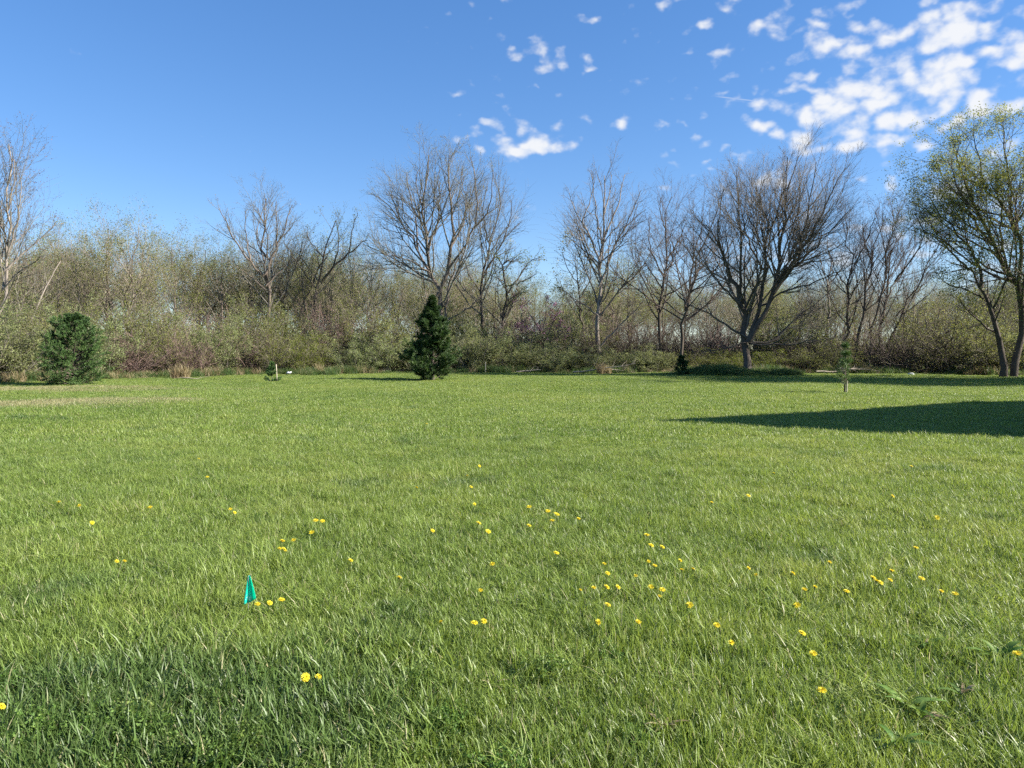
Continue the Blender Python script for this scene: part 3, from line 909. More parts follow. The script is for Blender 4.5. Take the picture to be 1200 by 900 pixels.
hero('multi_stem_tree', 1010, 57, [
    ([(1003, 438), (1004, 406), (1017, 349), (1022, 306), (1031, 267), (1035, 248)], .17, .02, .05), ([(1012, 438), (1020, 390), (1027, 349), (1031, 303), (1042, 262), (1045, 248)], .13, .02, -.05), ([(1018, 438), (1032, 390), (1045, 345), (1047, 310), (1056, 262), (1058, 246)], .13, .02, .1),
    ([(1022, 438), (1042, 390), (1059, 349), (1080, 308), (1090, 280)], .13, .02, -.1), ([(1030, 375), (1050, 335), (1063, 318), (1078, 288), (1082, 262)], .09, .02), ([(1046, 330), (1066, 290), (1070, 255)], .08, .02), ([(1022, 306), (1012, 280), (1010, 262)], .07, .02),
    ([(1050, 370), (1078, 340), (1098, 322)], .08, .02), ([(1031, 303), (1028, 275), (1022, 252)], .06, .02)],
    114, 'bark_dark', 'twig_dark', 'clump of bare stems fanning to the right before the leafy corner tree', group=GR,
    n2=(6, 1.7), n3=(3, 2.2), n4=(2, 2.4), up=0.15, ang=(30, 9))
RT = hero('leafy_tree', 1181, 45.5, [
    ([(1176, 444), (1170, 402), (1156, 366), (1144, 338), (1128, 318), (1106, 309)], .25, .03, -.05), ([(1188, 444), (1196, 398), (1196, 350), (1184, 326), (1164, 286), (1144, 242), (1128, 190), (1118, 165)], .27, .03, .05),
    ([(1144, 338), (1142, 302), (1120, 270), (1100, 240), (1086, 222)], .13, .02), ([(1190, 335), (1197, 294), (1188, 258), (1160, 218), (1148, 168), (1144, 148)], .16, .02), ([(1188, 258), (1182, 202), (1176, 150), (1176, 132)], .11, .02),
    ([(1197, 340), (1225, 290), (1240, 240), (1245, 190)], .15, .02), ([(1197, 300), (1215, 240), (1215, 180), (1210, 145)], .12, .02), ([(1164, 286), (1130, 255), (1100, 215), (1086, 195)], .10, .02), ([(1144, 242), (1118, 215), (1100, 190)], .08, .02),
    ([(1150, 350), (1130, 340), (1108, 335), (1094, 322)], .08, .02), ([(1156, 366), (1165, 330), (1150, 290), (1135, 262)], .09, .02), ([(1196, 360), (1240, 330), (1270, 300)], .12, .02), ([(1225, 290), (1260, 250), (1280, 215)], .09, .02),
    ([(1128, 318), (1108, 285), (1090, 265), (1082, 245)], .08, .02, .4), ([(1170, 295), (1150, 250), (1130, 225)], .09, .02, -.5), ([(1185, 262), (1205, 215), (1230, 175)], .09, .02, -.4), ([(1160, 218), (1138, 185), (1130, 160)], .08, .02, .3)],
    115, 'bark_dark', 'twig_dark', 'big yellow-green leafing tree on two leaning trunks at the right edge', group=GR,
    n2=(6, 1.7), n3=(4, 2.4), n4=(2, 2.3), up=0.08, leaf=M['leaf_spring'], leaf_per=19, leaf_size=(0.06, 0.125), leaf_spread=0.17)
hero('redbud_tree', 640, 60, [
    ([(640, 438), (638, 405), (632, 385), (622, 368), (612, 356)], .12, .02, .1), ([(638, 400), (648, 378), (655, 360)], .08, .02), ([(634, 388), (640, 370), (640, 352)], .06, .02), ([(638, 402), (620, 390), (605, 380)], .06, .02), ([(639, 405), (660, 390), (672, 380)], .06, .02)],
    116, 'bark_dark', 'twig_purple', 'small purple blossoming tree in the gap right of centre', group=GR,
    n2=(5, 2.6), n3=(3, 2.8), n4=(2, 2.8), leaf=M['blossom'], leaf_per=6, leaf_size=(0.07, 0.15), leaf_spread=0.08)


# --- woodland trees behind: a few grown kinds, copied and turned
def wood_tree(seed, H, spread, bark, twig, leaf, per, size, n1=9, up=0.12, n4=(2, 2.0), lsp=0.25):
    rng = np.random.default_rng(seed)
    lean = rng.normal(0, 0.04, 2)
    tr = np.array([[0, 0, -0.1], [lean[0] * H * .3, lean[1] * H * .3, H * .35], [lean[0] * H * .7 + rng.normal(0, .2), lean[1] * H * .7, H * .7], [lean[0] * H, lean[1] * H, H]])
    limbs = [(tr, 0.011 * H + 0.02, 0.02)]
    for i in range(n1):
        z = rng.uniform(0.22, 0.82)
        a = rng.uniform(0, 6.28); L = spread * H * (1.15 - z * 0.75) * rng.uniform(0.7, 1.2)
        c = resample(tr, 50)[int(z * 49)]
        d = np.array([math.cos(a), math.sin(a), 0])
        limbs.append((np.array([c, c + d * L * .45 + [0, 0, L * .35], c + d * L * .85 + [0, 0, L * .95]]), 0.0045 * H * (1.2 - z), 0.012))
    return make_tree('woodland_tree', (0, 0, 0), limbs, rng, M[bark], M[twig], (4, 1.3), (3, 1.7), n4, (38, 12), up, M[leaf] if leaf else None, per, size, 0.006, lsp)


WOOD = [wood_tree(201, 13, .30, 'bark_grey', 'twig_wood', 'leaf_olive', 8.0, (0.06, 0.13)),
        wood_tree(202, 14, .26, 'bark_pale', 'twig_wood', 'bud_brown', 5.0, (0.05, 0.11)),
        wood_tree(203, 12, .34, 'bark_brown', 'twig_wood', 'leaf_olive', 10.5, (0.06, 0.13)),
        wood_tree(204, 13, .30, 'bark_brown', 'twig_wood', None, 0, (0.1, 0.2), n1=11, n4=(3, 2.4)),
        wood_tree(205, 12, .34, 'bark_dark', 'twig_wood', 'leaf_pale', 10, (0.06, 0.13)),
        wood_tree(206, 13, .30, 'bark_dark', 'twig_dark', None, 0, (0.1, 0.2), n1=11, n4=(3, 2.4))]
WLAB = ['olive young-leaved woodland tree', 'pale trunked budding woodland tree', 'bushy olive-leaved woodland tree', 'bare grey woodland tree', 'light green leafing woodland tree', 'bare dark woodland tree']
WPLACE = ['behind the pale narrow tree', 'behind the spruce', 'behind the purple-brown shrubs', 'left of the round-headed tree', 'behind the round-headed tree', 'behind the crooked tree', 'left of the tallest bare tree', 'behind the tallest bare tree', 'behind the slender bare tree', 'behind the purple blossoming tree', 'behind the straight grey trunk', 'behind the upright dark tree', 'behind the spreading tree at left', 'behind the spreading tree at right', 'behind the fan of bare stems', 'behind the weeping shrub', 'behind the corner tree']
WEDGE = [45, 130, 220, 285, 335, 395, 455, 535, 600, 665, 735, 815, 880, 960, 1040, 1130]


def dedupe(objs):
    """look-alikes that share a label are told apart by their order from left to right"""
    by = {}
    for o in objs:
        by.setdefault(o['label'], []).append(o)
    names = {2: ['left one', 'right one'], 3: ['left one', 'middle one', 'right one'], 4: ['leftmost', 'second from left', 'third from left', 'rightmost']}
    for lab, l in by.items():
        if len(l) in names:
            for o, nm in zip(sorted(l, key=lambda q: q.location.x / q.location.y), names[len(l)]):
                o['label'] = lab + ', ' + nm

WH = [13, 14, 12, 13, 12, 13]
wused = [False] * 6


wood_things = []


def put_wood(kind, px, Y, top, rng, row):
    o = WOOD[kind] if not wused[kind] else copy_tree(WOOD[kind])
    wused[kind] = True
    x = at(px, Y)
    o.location = (x, Y, float(gz(x, Y)))
    s = hz(top, Y) / WH[kind]
    o.scale = (s * rng.uniform(0.9, 1.15),) * 2 + (s,)
    o.rotation_euler = (0, 0, rng.uniform(0, 6.28))
    zone = WPLACE[int(np.searchsorted(WEDGE, px))]
    tag(o, WLAB[kind] + (' ' if row == 0 else ' deeper in ') + zone, 'tree', 'woodland trees behind the field edge')
    wood_things.append(o)


def build_wood():
    rng = np.random.default_rng(31)
    top = lambda px: np.interp(px, [0, 60, 130, 200, 260, 330, 400, 450, 520, 600, 640, 670, 740, 800, 900, 1000, 1100, 1200], [296, 284, 278, 287, 298, 292, 292, 300, 304, 325, 348, 336, 315, 318, 312, 318, 322, 305])
    for row, (dd, step) in enumerate(((14, 27), (22, 33))):
        for px in np.arange(-40 + row * 13, 1260, step):
            p = px + rng.uniform(-9, 9)
            Y = shrub_dist(p) + dd + rng.uniform(-2.5, 2.5)
            if p < 470:
                k = rng.choice(6, p=[.27, .2, .24, .09, .20, 0])
            elif p < 760:
                k = rng.choice(6, p=[.3, .12, .28, .1, .2, 0])
            else:
                k = rng.choice(6, p=[.08, .14, .05, .36, .07, .30])
            put_wood(k, p, Y, top(p) + rng.normal(0, 8) + (12 if p > 760 else 0), rng, row)
    dedupe(wood_things)
    # the wood goes on behind as one mass
    srcs = []
    for w in WOOD:
        for ch in w.children:
            if ch.name.startswith('crown'):
                srcs.append(ch)
    n = 270
    px = rng.uniform(-150, 1350, n)
    d = np.array([shrub_dist(p) for p in px]) + rng.uniform(27, 62, n)
    x = (px - 600) / FPX * d
    h = np.array([hz(top(p) + 8, Y) for p, Y in zip(px, d)]) / 13 * rng.uniform(0.75, 1.0, n)
    P = np.stack([x, d, gz(x, d)], -1)
    lv = []
    for w in WOOD:
        for ch in w.children:
            lv += [g for g in ch.children]
    scatter('far_wood', np.r_[P, P], np.stack([np.zeros(2 * n), np.zeros(2 * n), np.r_[(r := rng.uniform(0, 6.28, n)), r]], -1),
            np.repeat(np.r_[h, h][:, None], 3, 1), np.r_[rng.integers(0, len(srcs), n), len(srcs) + rng.integers(0, len(lv), n)], srcs + lv,
            'brown and olive mass of the wood receding behind the edge trees', 'wood')


build_wood()


# ------------------------------------------------------------------ shrubs
def shrub(seed, name, bark, leaf, per, size, stems=34, arch=0.0, W=1.0, lsp=0.07, up=0.06, rmin=0.006):
    """unit shrub about 3 m tall and 3 m wide: Empty > stems, foliage"""
    rng = np.random.default_rng(seed)
    base = np.zeros((stems, 3)); base[:, :2] = rng.normal(0, 0.35, (stems, 2))
    a = rng.uniform(0, 6.28, stems); q = rng.uniform(0.08, 1.0, stems) ** 0.7
    d = np.stack([np.cos(a) * q, np.sin(a) * q, 1.15 - 0.6 * q], -1)
    P1, R1 = path(rng, base, d, rng.uniform(1.9, 3.1, stems) * (1 - .15 * q), rng.uniform(0.012, 0.03, stems), 8, 0.10, up - arch, np.full(stems, 0.006))
    P1[..., 2] = np.maximum(P1[..., 2], 0.02)
    P2, R2 = grow(rng, P1, R1, (6, 4.5), (0.12, 1), (42, 13), (0.25, 0.48), 5, 0.14, up - arch, 0.55, rmin * 1.2)
    P3, R3 = grow(rng, P2, R2, (4, 6.0), (0.1, 1), (42, 13), (0.35, 0.7), 4, 0.14, up * 0.5 - arch, 0.6, rmin * 0.8)
    root = bpy.data.objects.new(name, None); col.objects.link(root)
    V, Q = tubes([(P1, R1, 5), (P2, R2, 3), (P3, R3, 3)])
    obj('stems', mesh_np('stems', V, Q, mat=M[bark], smooth=True), root)
    if leaf:
        V, Q, r = leaves_on(rng, P3, per, size, lsp, 0.3, (0.15, 1))
        obj('foliage', mesh_np('foliage', V, Q, mat=M[leaf], rnd=r), root)
    root['h'] = 3.0
    return root


SH = {'grey': shrub(301, 'leafy_shrub', 'twig_grey', 'leaf_shrub', 10, (0.04, 0.085)),
      'green': shrub(302, 'leafy_shrub', 'twig_brown', 'leaf_shrub', 12, (0.04, 0.085)),
      'brown': shrub(303, 'twiggy_shrub', 'twig_purple', 'bud_brown', 1.6, (0.03, 0.065), stems=40),
      'mixed': shrub(304, 'twiggy_shrub', 'twig_brown', 'leaf_olive', 5.0, (0.035, 0.075), stems=38),
      'yellow': shrub(305, 'leafy_shrub', 'twig_brown', 'leaf_yg', 9.0, (0.04, 0.08)),
      'dark': shrub(306, 'twiggy_shrub', 'twig_dark', 'leaf_olive', 1.2, (0.02, 0.045), stems=52, up=0.03, rmin=0.004),
      'weeping': shrub(307, 'weeping_shrub', 'twig_brown', 'leaf_pale', 4.5, (0.022, 0.045), stems=46, arch=0.10, rmin=0.004)}
shused = {}


def put_shrub(kind, px, Y, wpx, top, label, group, seed):
    rng = np.random.default_rng(seed)
    o = SH[kind] if kind not in shused else copy_tree(SH[kind])
    shused[kind] = 1
    x = at(px, Y)
    o.location = (x, Y, float(gz(x, Y)))
    sz = hz(top, Y) / 2.75
    sx = wpx / FPX * Y / 2.9
    o.scale = (sx, sx, sz)
    o.rotation_euler = (0, 0, rng.uniform(0, 6.28))
    if 'h' in o: del o['h']
    return tag(o, label, 'shrub', group)


FRONT = [
    (-30, 80, 362, 'green', 'tall green shrub cut off by the left edge'),
    (14, 70, 366, 'grey', 'grey-green shrub below the pale narrow tree, left of the spruce'),
    (52, 55, 372, 'mixed', 'thin olive shrub just behind the left side of the spruce'),
    (108, 62, 364, 'green', 'pale green shrub rising behind the top of the spruce'),
    (150, 60, 386, 'brown', 'reddish brown twiggy shrub right beside the spruce'),
    (190, 58, 372, 'mixed', 'olive twiggy shrub, second to the right of the spruce'),
    (226, 56, 380, 'brown', 'purple-brown bare shrub behind the pair of dry grass tufts'),
    (250, 52, 372, 'green', 'rounded green shrub between two purple-brown shrubs left'),
    (284, 60, 384, 'brown', 'purple-brown bare shrub left of the short staked sapling'),
    (316, 52, 378, 'mixed', 'olive twiggy shrub directly behind the short staked sapling'),
    (348, 54, 392, 'yellow', 'bright yellow-green shrub right of the short staked sapling'),
    (383, 46, 398, 'mixed', 'low olive shrub behind the pale dry grass tuft'),
    (412, 46, 404, 'grey', 'low grey-green shrub, second left of the big round shrub beside the pine'),
    (450, 66, 382, 'grey', 'big round grey-green shrub just left of the central pine'),
    (492, 50, 396, 'green', 'green shrub hidden behind the central pine'),
    (546, 62, 384, 'grey', 'tall grey-green shrub just right of the central pine'),
    (584, 62, 386, 'green', 'broad green shrub behind the thin lone stake'),
    (622, 50, 394, 'grey', 'grey-green shrub below the purple blossoming tree'),
    (655, 50, 402, 'green', 'low green shrub right of the purple blossoming tree'),
    (690, 54, 408, 'grey', 'low grey-green shrub at the foot of the straight grey trunk'),
    (730, 54, 404, 'green', 'low green shrub below the low right limb of the grey tree'),
    (765, 50, 406, 'grey', 'low grey-green shrub at the foot of the upright dark tree'),
    (812, 46, 410, 'mixed', 'olive shrub right behind the small dark evergreen'),
    (838, 44, 414, 'yellow', 'yellow-green shrub seen left of the thick short trunk'),
    (866, 44, 412, 'yellow', 'yellow-green shrub directly behind the thick short trunk'),
    (902, 46, 412, 'yellow', 'yellow-green shrub seen right of the thick short trunk'),
    (938, 60, 404, 'dark', 'dark twiggy shrub behind the low right limb of the spreading tree'),
    (978, 56, 402, 'mixed', 'olive shrub behind the young staked pine'),
    (1046, 88, 366, 'dark', 'large dark tangled shrub left of the weeping shrub'),
    (1112, 100, 358, 'weeping', 'large pale green weeping shrub left of the corner tree'),
    (1162, 60, 372, 'mixed', 'olive shrub behind the leaning trunk of the corner tree'),
    (1206, 70, 372, 'green', 'green shrub cut off by the right edge'),
]
for i, (px, w, tp, kind, lab) in enumerate(FRONT):
    put_shrub(kind, px, shrub_dist(px) + 1.8 + (i % 3) * 0.5, w * 1.25, tp, lab, 'shrubs along the field edge', 400 + i)


def build_undergrowth():
    rng = np.random.default_rng(77)
    made = []
    for row, dd in enumerate((6.0, 10.5)):
        for px in np.arange(-60 + row * 17, 1260, 38):
            p = px + rng.uniform(-8, 8)
            if p < 470:
                k = rng.choice(['brown', 'mixed', 'mixed', 'brown', 'green']); tp = 356 + rng.normal(0, 9)
            elif p < 700:
                k = rng.choice(['mixed', 'brown', 'grey', 'brown']); tp = 372 + rng.normal(0, 8)
            else:
                k = rng.choice(['dark', 'mixed', 'dark', 'brown']); tp = 374 + rng.normal(0, 8)
            zone = ('' if row == 0 else 'deeper in ') + WPLACE[int(np.searchsorted(WEDGE, p))]
            nm = {'brown': 'purple-brown bare undergrowth shrub ', 'mixed': 'olive twiggy undergrowth shrub ', 'green': 'green leafy undergrowth shrub ', 'grey': 'grey-green undergrowth shrub ', 'dark': 'dark twiggy undergrowth shrub '}[k]
            made.append(put_shrub(k, p, shrub_dist(p) + dd + rng.uniform(-1, 1), 78, tp, nm + zone, 'undergrowth shrubs of the wood', int(900 + row * 100 + px)))
    dedupe(made)


build_undergrowth()


# ------------------------------------------------------------------ conifers
def conifer(name, H, W, seed, needle, whorls, per, nl, nw, shape, bough_up, label, cat, loc, full=1.0, sub=9, nd=26, lowest=0.03):
    """Empty > trunk, bough layers (branch wood), needles"""
    rng = np.random.default_rng(seed)
    root = bpy.data.objects.new(name, None); col.objects.link(root); root.location = loc
    tp = np.array([[[0, 0, -0.05], [0, 0, H * .3], [0.01 * H, 0, H * .65], [0, 0, H]]])
    tp = np.stack([resample(tp[0], 10)])
    tr = np.linspace(0.022 * H, 0.006, 10)[None]
    V, Q = tube(tp, tr, 7)
    obj('trunk', mesh_np('trunk', V, Q, mat=M['bark_dark'], smooth=True), root)
    z = np.repeat(np.linspace(lowest, 0.96, whorls) * H, per) + rng.normal(0, 0.015 * H, whorls * per)
    a = rng.uniform(0, 6.28, len(z))
    rel = np.clip(z / H, 0, 1)
    L = W * 0.5 * np.interp(rel, [s[0] for s in shape], [s[1] for s in shape]) * rng.uniform(0.62, 1.18, len(z))
    d = np.stack([np.cos(a), np.sin(a), bough_up[0] + (bough_up[1] - bough_up[0]) * rel], -1)
    pos = np.stack([z * 0, z * 0, z], -1)
    P1, R1 = path(rng, pos, d, L, 0.012 + 0.01 * L, 6, 0.05, 0.06, np.full(len(z), 0.005))
    P2, R2 = grow(rng, P1, R1, sub, (0.2, 1.0), (48, 10), (0.25, 0.5), 4, 0.08, 0.10, 0.5, 0.004)
    P2[..., 2] = np.maximum(P2[..., 2], 0.04)
    lead = np.repeat(tp[:, 6:], 4, 0)[:, :4]
    V, Q = tubes([(P1, R1, 4), (P2, R2, 3)])
    br = obj('boughs', mesh_np('boughs', V, Q, mat=M['bark_brown'], smooth=True), root)
    # needles: thin slivers swept forward round every shoot
    PP = np.concatenate([P2, P1[:, 2:6], lead])
    B = len(PP); Mn = int(B * nd * full)
    idx = rng.integers(0, B, Mn)
    f = np.minimum(rng.uniform(0.05, 1, Mn) * 3, 2.999); i = f.astype(int); fr = (f - i)[:, None]
    c = PP[idx, i] * (1 - fr) + PP[idx, i + 1] * fr
    tan = unit(PP[idx, i + 1] - PP[idx, i])
    v = unit(rng.normal(size=(Mn, 3)))
    dr = unit(tan * 0.75 + v * 0.8 + np.array([0, 0, 0.12]))
    ln = rng.uniform(nl * 0.7, nl * 1.2, Mn)[:, None]
    sd_ = unit(np.cross(dr, rng.normal(size=(Mn, 3)))) * nw
    V = np.stack([c - sd_ * .5, c + sd_ * .5, c + dr * ln], 1).reshape(-1, 3)
    V[:, 2] = np.maximum(V[:, 2], 0.01)
    T = np.arange(Mn * 3).reshape(-1, 3)
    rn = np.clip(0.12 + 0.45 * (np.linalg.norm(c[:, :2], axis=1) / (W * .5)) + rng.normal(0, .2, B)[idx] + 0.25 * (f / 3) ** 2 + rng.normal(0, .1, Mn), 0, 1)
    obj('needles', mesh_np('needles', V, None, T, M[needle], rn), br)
    return tag(root, label, cat, 'conifers on the field')


def ground_at(px, Y):
    x = at(px, Y)
    return (x, Y, float(gz(x, Y)))


conifer('pine_tree', hz(348, 41.5), 3.45, 501, 'needle_dark', 18, 8, 0.17, 0.022, [(0, .88), (.08, .98), (.22, 1.0), (.45, .70), (.65, .45), (.82, .25), (.93, .12), (1, .04)], (0.25, 1.3),
        'dark green conical pine standing alone at the centre of the field edge', 'pine tree', ground_at(507, 41.5), sub=12, nd=75)
conifer('spruce_tree', hz(371, 35.5), 3.05, 502, 'needle_blue', 15, 8, 0.10, 0.016, [(0, .9), (.12, 1.0), (.45, .95), (.7, .72), (.88, .42), (1, .12)], (0.12, 0.9),
        'broad bushy spruce at the left of the field edge', 'spruce tree', ground_at(87, 35.5), sub=14, nd=60)
conifer('dwarf_evergreen', 1.05, 1.25, 503, 'needle_dark', 5, 6, 0.16, 0.02, [(0, 1.0), (.4, .9), (1, .3)], (0.35, 1.2),
        'small dark evergreen seedling left of the grassy mound', 'evergreen', ground_at(799, 47.5), sub=6, nd=30)


# --- young trees with their stakes
def stake(x, y, h, w, name, label, lean=0.03):
    rng = np.random.default_rng(int(abs(x) * 100))
    P = np.array([[[x, y, -0.15], [x + lean * h * .5, y, h * .5], [x + lean * h, y, h]]]) + np.array([0, 0, float(gz(x, y))])
    V, Q = tube(P, np.array([[w, w, w * 0.95]]), 4)
    n = len(V)
    Q = np.vstack([Q, [[n - 4, n - 3, n - 2, n - 1]]])
    o = obj(name, mesh_np(name, V - np.array([x, y, float(gz(x, y))]), Q, mat=M['wood_stake']), None, (x, y, float(gz(x, y))))
    return tag(o, label, 'stake', 'stakes on the field')


g1 = ground(990, 462.5)
conifer('young_pine', 1.8, 1.3, 504, 'needle_light', 5, 5, 0.17, 0.011, [(0, .0), (.18, .8), (.4, .9), (.6, .45), (.8, .2), (1, .08)], (0.5, 1.4),
        'young staked pine with pale needles on the right side of the field', 'pine tree', g1, sub=4, nd=22, lowest=0.2)
P = np.array([[[0, 0, 0], [0, 0, .25], [0.005, 0, .5]]])
V, Q = tube(P, np.full((1, 3), .024), 10)
tag(obj('trunk_guard', mesh_np('trunk_guard', V, Q, mat=M['wood_stake'], smooth=True), None, (g1[0] + 0.045, g1[1] - 0.07, g1[2])), 'pale tube guard beside the stem of the young pine', 'trunk guard')
g2 = ground(322, 447.5)
conifer('young_spruce', 0.95, 0.95, 505, 'needle_blue', 4, 6, 0.10, 0.02, [(0, 1.0), (.4, .8), (.8, .4), (1, .1)], (0.3, 1.2),
        'short young spruce beside a stake on the left of the field', 'spruce tree', (g2[0] - 0.15, g2[1], g2[2]), sub=6, nd=34)
stake(g2[0] + 0.16, g2[1] - 0.1, 0.95, 0.026, 'wooden_stake', 'pale wooden stake beside the short young spruce', -0.05)
stake(at(569, 54), 54, 0.85, 0.03, 'wooden_stake', 'thin lone stake before the shrubs right of the central pine', 0.0)


# ------------------------------------------------------------------ small things at the field edge
def rock(name, x, y, s, mat, label, cat, seed, flat=0.6):
    rng = np.random.default_rng(seed)
    nu, nv = 12, 8
    th = np.linspace(0, 2 * np.pi, nu, endpoint=False); ph = np.linspace(0.02, np.pi - 0.02, nv)
    TH, PH = np.meshgrid(th, ph, indexing='xy')
    r = s * (1 + 0.18 * np.sin(3 * TH + rng.uniform(0, 6)) * np.sin(PH) + 0.12 * np.sin(5 * PH + TH) + rng.normal(0, .05, TH.shape) * np.sin(PH))
    V = np.stack([r * np.sin(PH) * np.cos(TH), r * np.sin(PH) * np.sin(TH) * .8, r * np.cos(PH) * flat + s * .3], -1).reshape(-1, 3)
    i = np.arange(nu)[None]; j = np.arange(nv - 1)[:, None]
    Q = np.stack([j * nu + i, (j + 1) * nu + i, (j + 1) * nu + (i + 1) % nu, j * nu + (i + 1) % nu], -1).reshape(-1, 4)
    o = obj(name, mesh_np(name, V, Q, mat=mat), None, (x, y, float(gz(x, y))))
    return tag(o, label, cat)


rock('stone', at(1068, 49), 49, 0.22, M['stone'], 'pale rounded stone at the foot of the large dark shrub', 'stone', 5)
# white scrap lying in front of the shrubs: a bent sheet with folded ends
sx, sy = at(339, 50), 50.0
P = np.array([[-.26, 0, .40], [-.12, .03, .46], [.05, .0, .42], [.24, -.03, .47]])
V = np.array([p + [0, w, -0.16 * (abs(w) / .16) ** 2 + dz] for dz in (0, -.012) for p in P for w in (-.16, -.06, .06, .16)])
Q = []
for l in (0, 16):
    for a in range(3):
        for b in range(3):
            q = [l + a * 4 + b, l + a * 4 + b + 1, l + a * 4 + b + 5, l + a * 4 + b + 4]
            Q.append(q if l else q[::-1])
ring = [0, 1, 2, 3, 7, 11, 15, 14, 13, 12, 8, 4]
for k in range(12):
    a, b = ring[k], ring[(k + 1) % 12]
    Q.append([a, b, b + 16, a + 16])
tag(obj('plastic_scrap', mesh_np('plastic_scrap', V, Q, mat=M['white']), None, (sx, sy, float(gz(sx, sy)))).data.transform(__import__('mathutils').Matrix.Scale(0.62, 4)) or bpy.data.objects['plastic_scrap'], 'small white plastic scrap caught in grass right of the short stake', 'scrap')


def dead_branch(x, y, L, ang, seed, label, r=0.05, zz=0.12):
    rng = np.random.default_rng(seed)
    d = np.array([[math.cos(ang), math.sin(ang), 0.04]])
    P1, R1 = path(rng, np.array([[0., 0, zz]]), d, np.array([L]), np.array([r]), 8, 0.08, 0.0, np.array([r * .3]))
    P2, R2 = grow(rng, P1, R1, 9, (0.25, 1), (45, 10), (.2, .45), 5, .12, .05, .5, .012)
    V, Q = tubes([(P1, R1, 6)])
    o = obj('fallen_branch', mesh_np('fallen_branch', V, Q, mat=M['deadwood'], smooth=True), None, (x, y, float(gz(x, y))))
    for k in range(len(P2)):
        V2, Q2 = tube(P2[k:k + 1], R2[k:k + 1], 4)
        obj('side_twig', mesh_np('side_twig', V2, Q2, mat=M['deadwood'], smooth=True), o)
    tag(o, label, 'branch', 'fallen branches along the field edge')


dead_branch(at(672, 54), 54, 4.5, 0.08, 61, 'long pale fallen branch below the straight grey trunk', 0.06, 0.2)
dead_branch(at(700, 54.5), 54.3, 3.0, 0.4, 62, 'shorter fallen branch lying over the long pale one', 0.05, 0.35)
dead_branch(at(958, 51), 51.2, 3.4, 0.1, 63, 'fallen grey branch behind the young staked pine', 0.06, 0.25)
dead_branch(at(985, 51), 51.6, 3.2, -0.1, 64, 'fallen branch behind and right of the young staked pine', 0.05, 0.4)
dead_branch(at(605, 55), 54.2, 1.8, 0.1, 65, 'small dark fallen branch below the purple blossoming tree', 0.06, 0.15)
dead_branch(at(200, 43), 43.2, 3.0, 0.15, 66, 'low pale branch lying beside the dry grass tufts at left', 0.04, 0.08)


def dry_tuft(px, Y, h, seed, label):
    rng = np.random.default_rng(seed)
    V, Q, T, rn, ta = blades(rng, 170, 0.28, (h * .6, h * 1.05), (0.012, 0.022), (0.15, 0.6))
    x = at(px, Y)
    o = obj('dry_grass_tuft', mesh_np('dry_grass_tuft', V, Q, T, M['dry'], rn, ta, True), None, (x, Y, float(gz(x, Y))))
    o['kind'] = 'thing'
    tag(o, label, 'grass tuft', 'dry grass tufts')


dry_tuft(205, 43.2, 1.0, 71, 'left one of two tan dry grass tufts before purple-brown shrubs')
dry_tuft(216, 43.5, 1.15, 72, 'right and taller one of two tan dry grass tufts left')
dry_tuft(374, 51.5, 1.0, 73, 'bright tan dry grass tuft right of the white scrap')
dry_tuft(704, 54.0, 1.1, 74, 'tan dry grass tuft below the straight grey trunk')
dry_tuft(712, 54.3, .9, 75, 'low tan dry grass tuft right beside the taller one near the grey trunk')


# ------------------------------------------------------------------ marker flag
def build_flag():
    g = ground(291, 722)
    root = bpy.data.objects.new('marker_flag', None); col.objects.link(root); root.location = g
    P = np.array([[[0, 0, -.05], [0.0, 0, .1], [.004, 0, .215]]])
    V, Q = tube(P, np.full((1, 3), .0016), 6)
    obj('wire_stem', mesh_np('wire_stem', V, Q, mat=M['wire'], smooth=True), root)
    # limp vinyl sheet hanging in two folds from the wire top
    U, W = 9, 10
    vs = []
    for j in range(W):
        s = j / (W - 1)                      # 0 top .. 1 bottom
        z = 0.212 - 0.172 * s
        wid = 0.014 + 0.062 * s ** 0.9
        for i in range(U):
            u = i / (U - 1)
            x = -0.022 * s + wid * u
            y = (0.055 * min(u, .62) - 0.09 * max(0, u - .62)) * (0.2 + s) + 0.004 * math.sin(u * 11 + s * 4) * s - 0.02 * s
            zz = z + (0.05 * s * max(0, u - .45) / .55) + 0.008 * math.sin(u * 5) * s
            vs.append((x, y, zz))
    V = np.array(vs)
    n = len(V)
    V2 = V + np.array([0.0004, 0.0009, 0])
    Q = []
    for j in range(W - 1):
        for i in range(U - 1):
            a = j * U + i
            Q.append([a, a + 1, a + U + 1, a + U]); Q.append([n + a, n + a + U, n + a + U + 1, n + a + 1])
    rim = [i for i in range(U)] + [j * U + U - 1 for j in range(1, W)] + [(W - 1) * U + i for i in range(U - 2, -1, -1)] + [j * U for j in range(W - 2, 0, -1)]
    for k in range(len(rim)):
        a, b = rim[k], rim[(k + 1) % len(rim)]
        Q.append([a, n + a, n + b, b])
    obj('flag_sheet', mesh_np('flag_sheet', np.r_[V, V2], np.array(Q), mat=M['flag'], smooth=True), root)
    root.scale = (1.0, 1.0, 1.0)
    root.location.z += 0.035
    tag(root, 'limp teal green marker flag on a wire in the near left grass', 'flag')


build_flag()


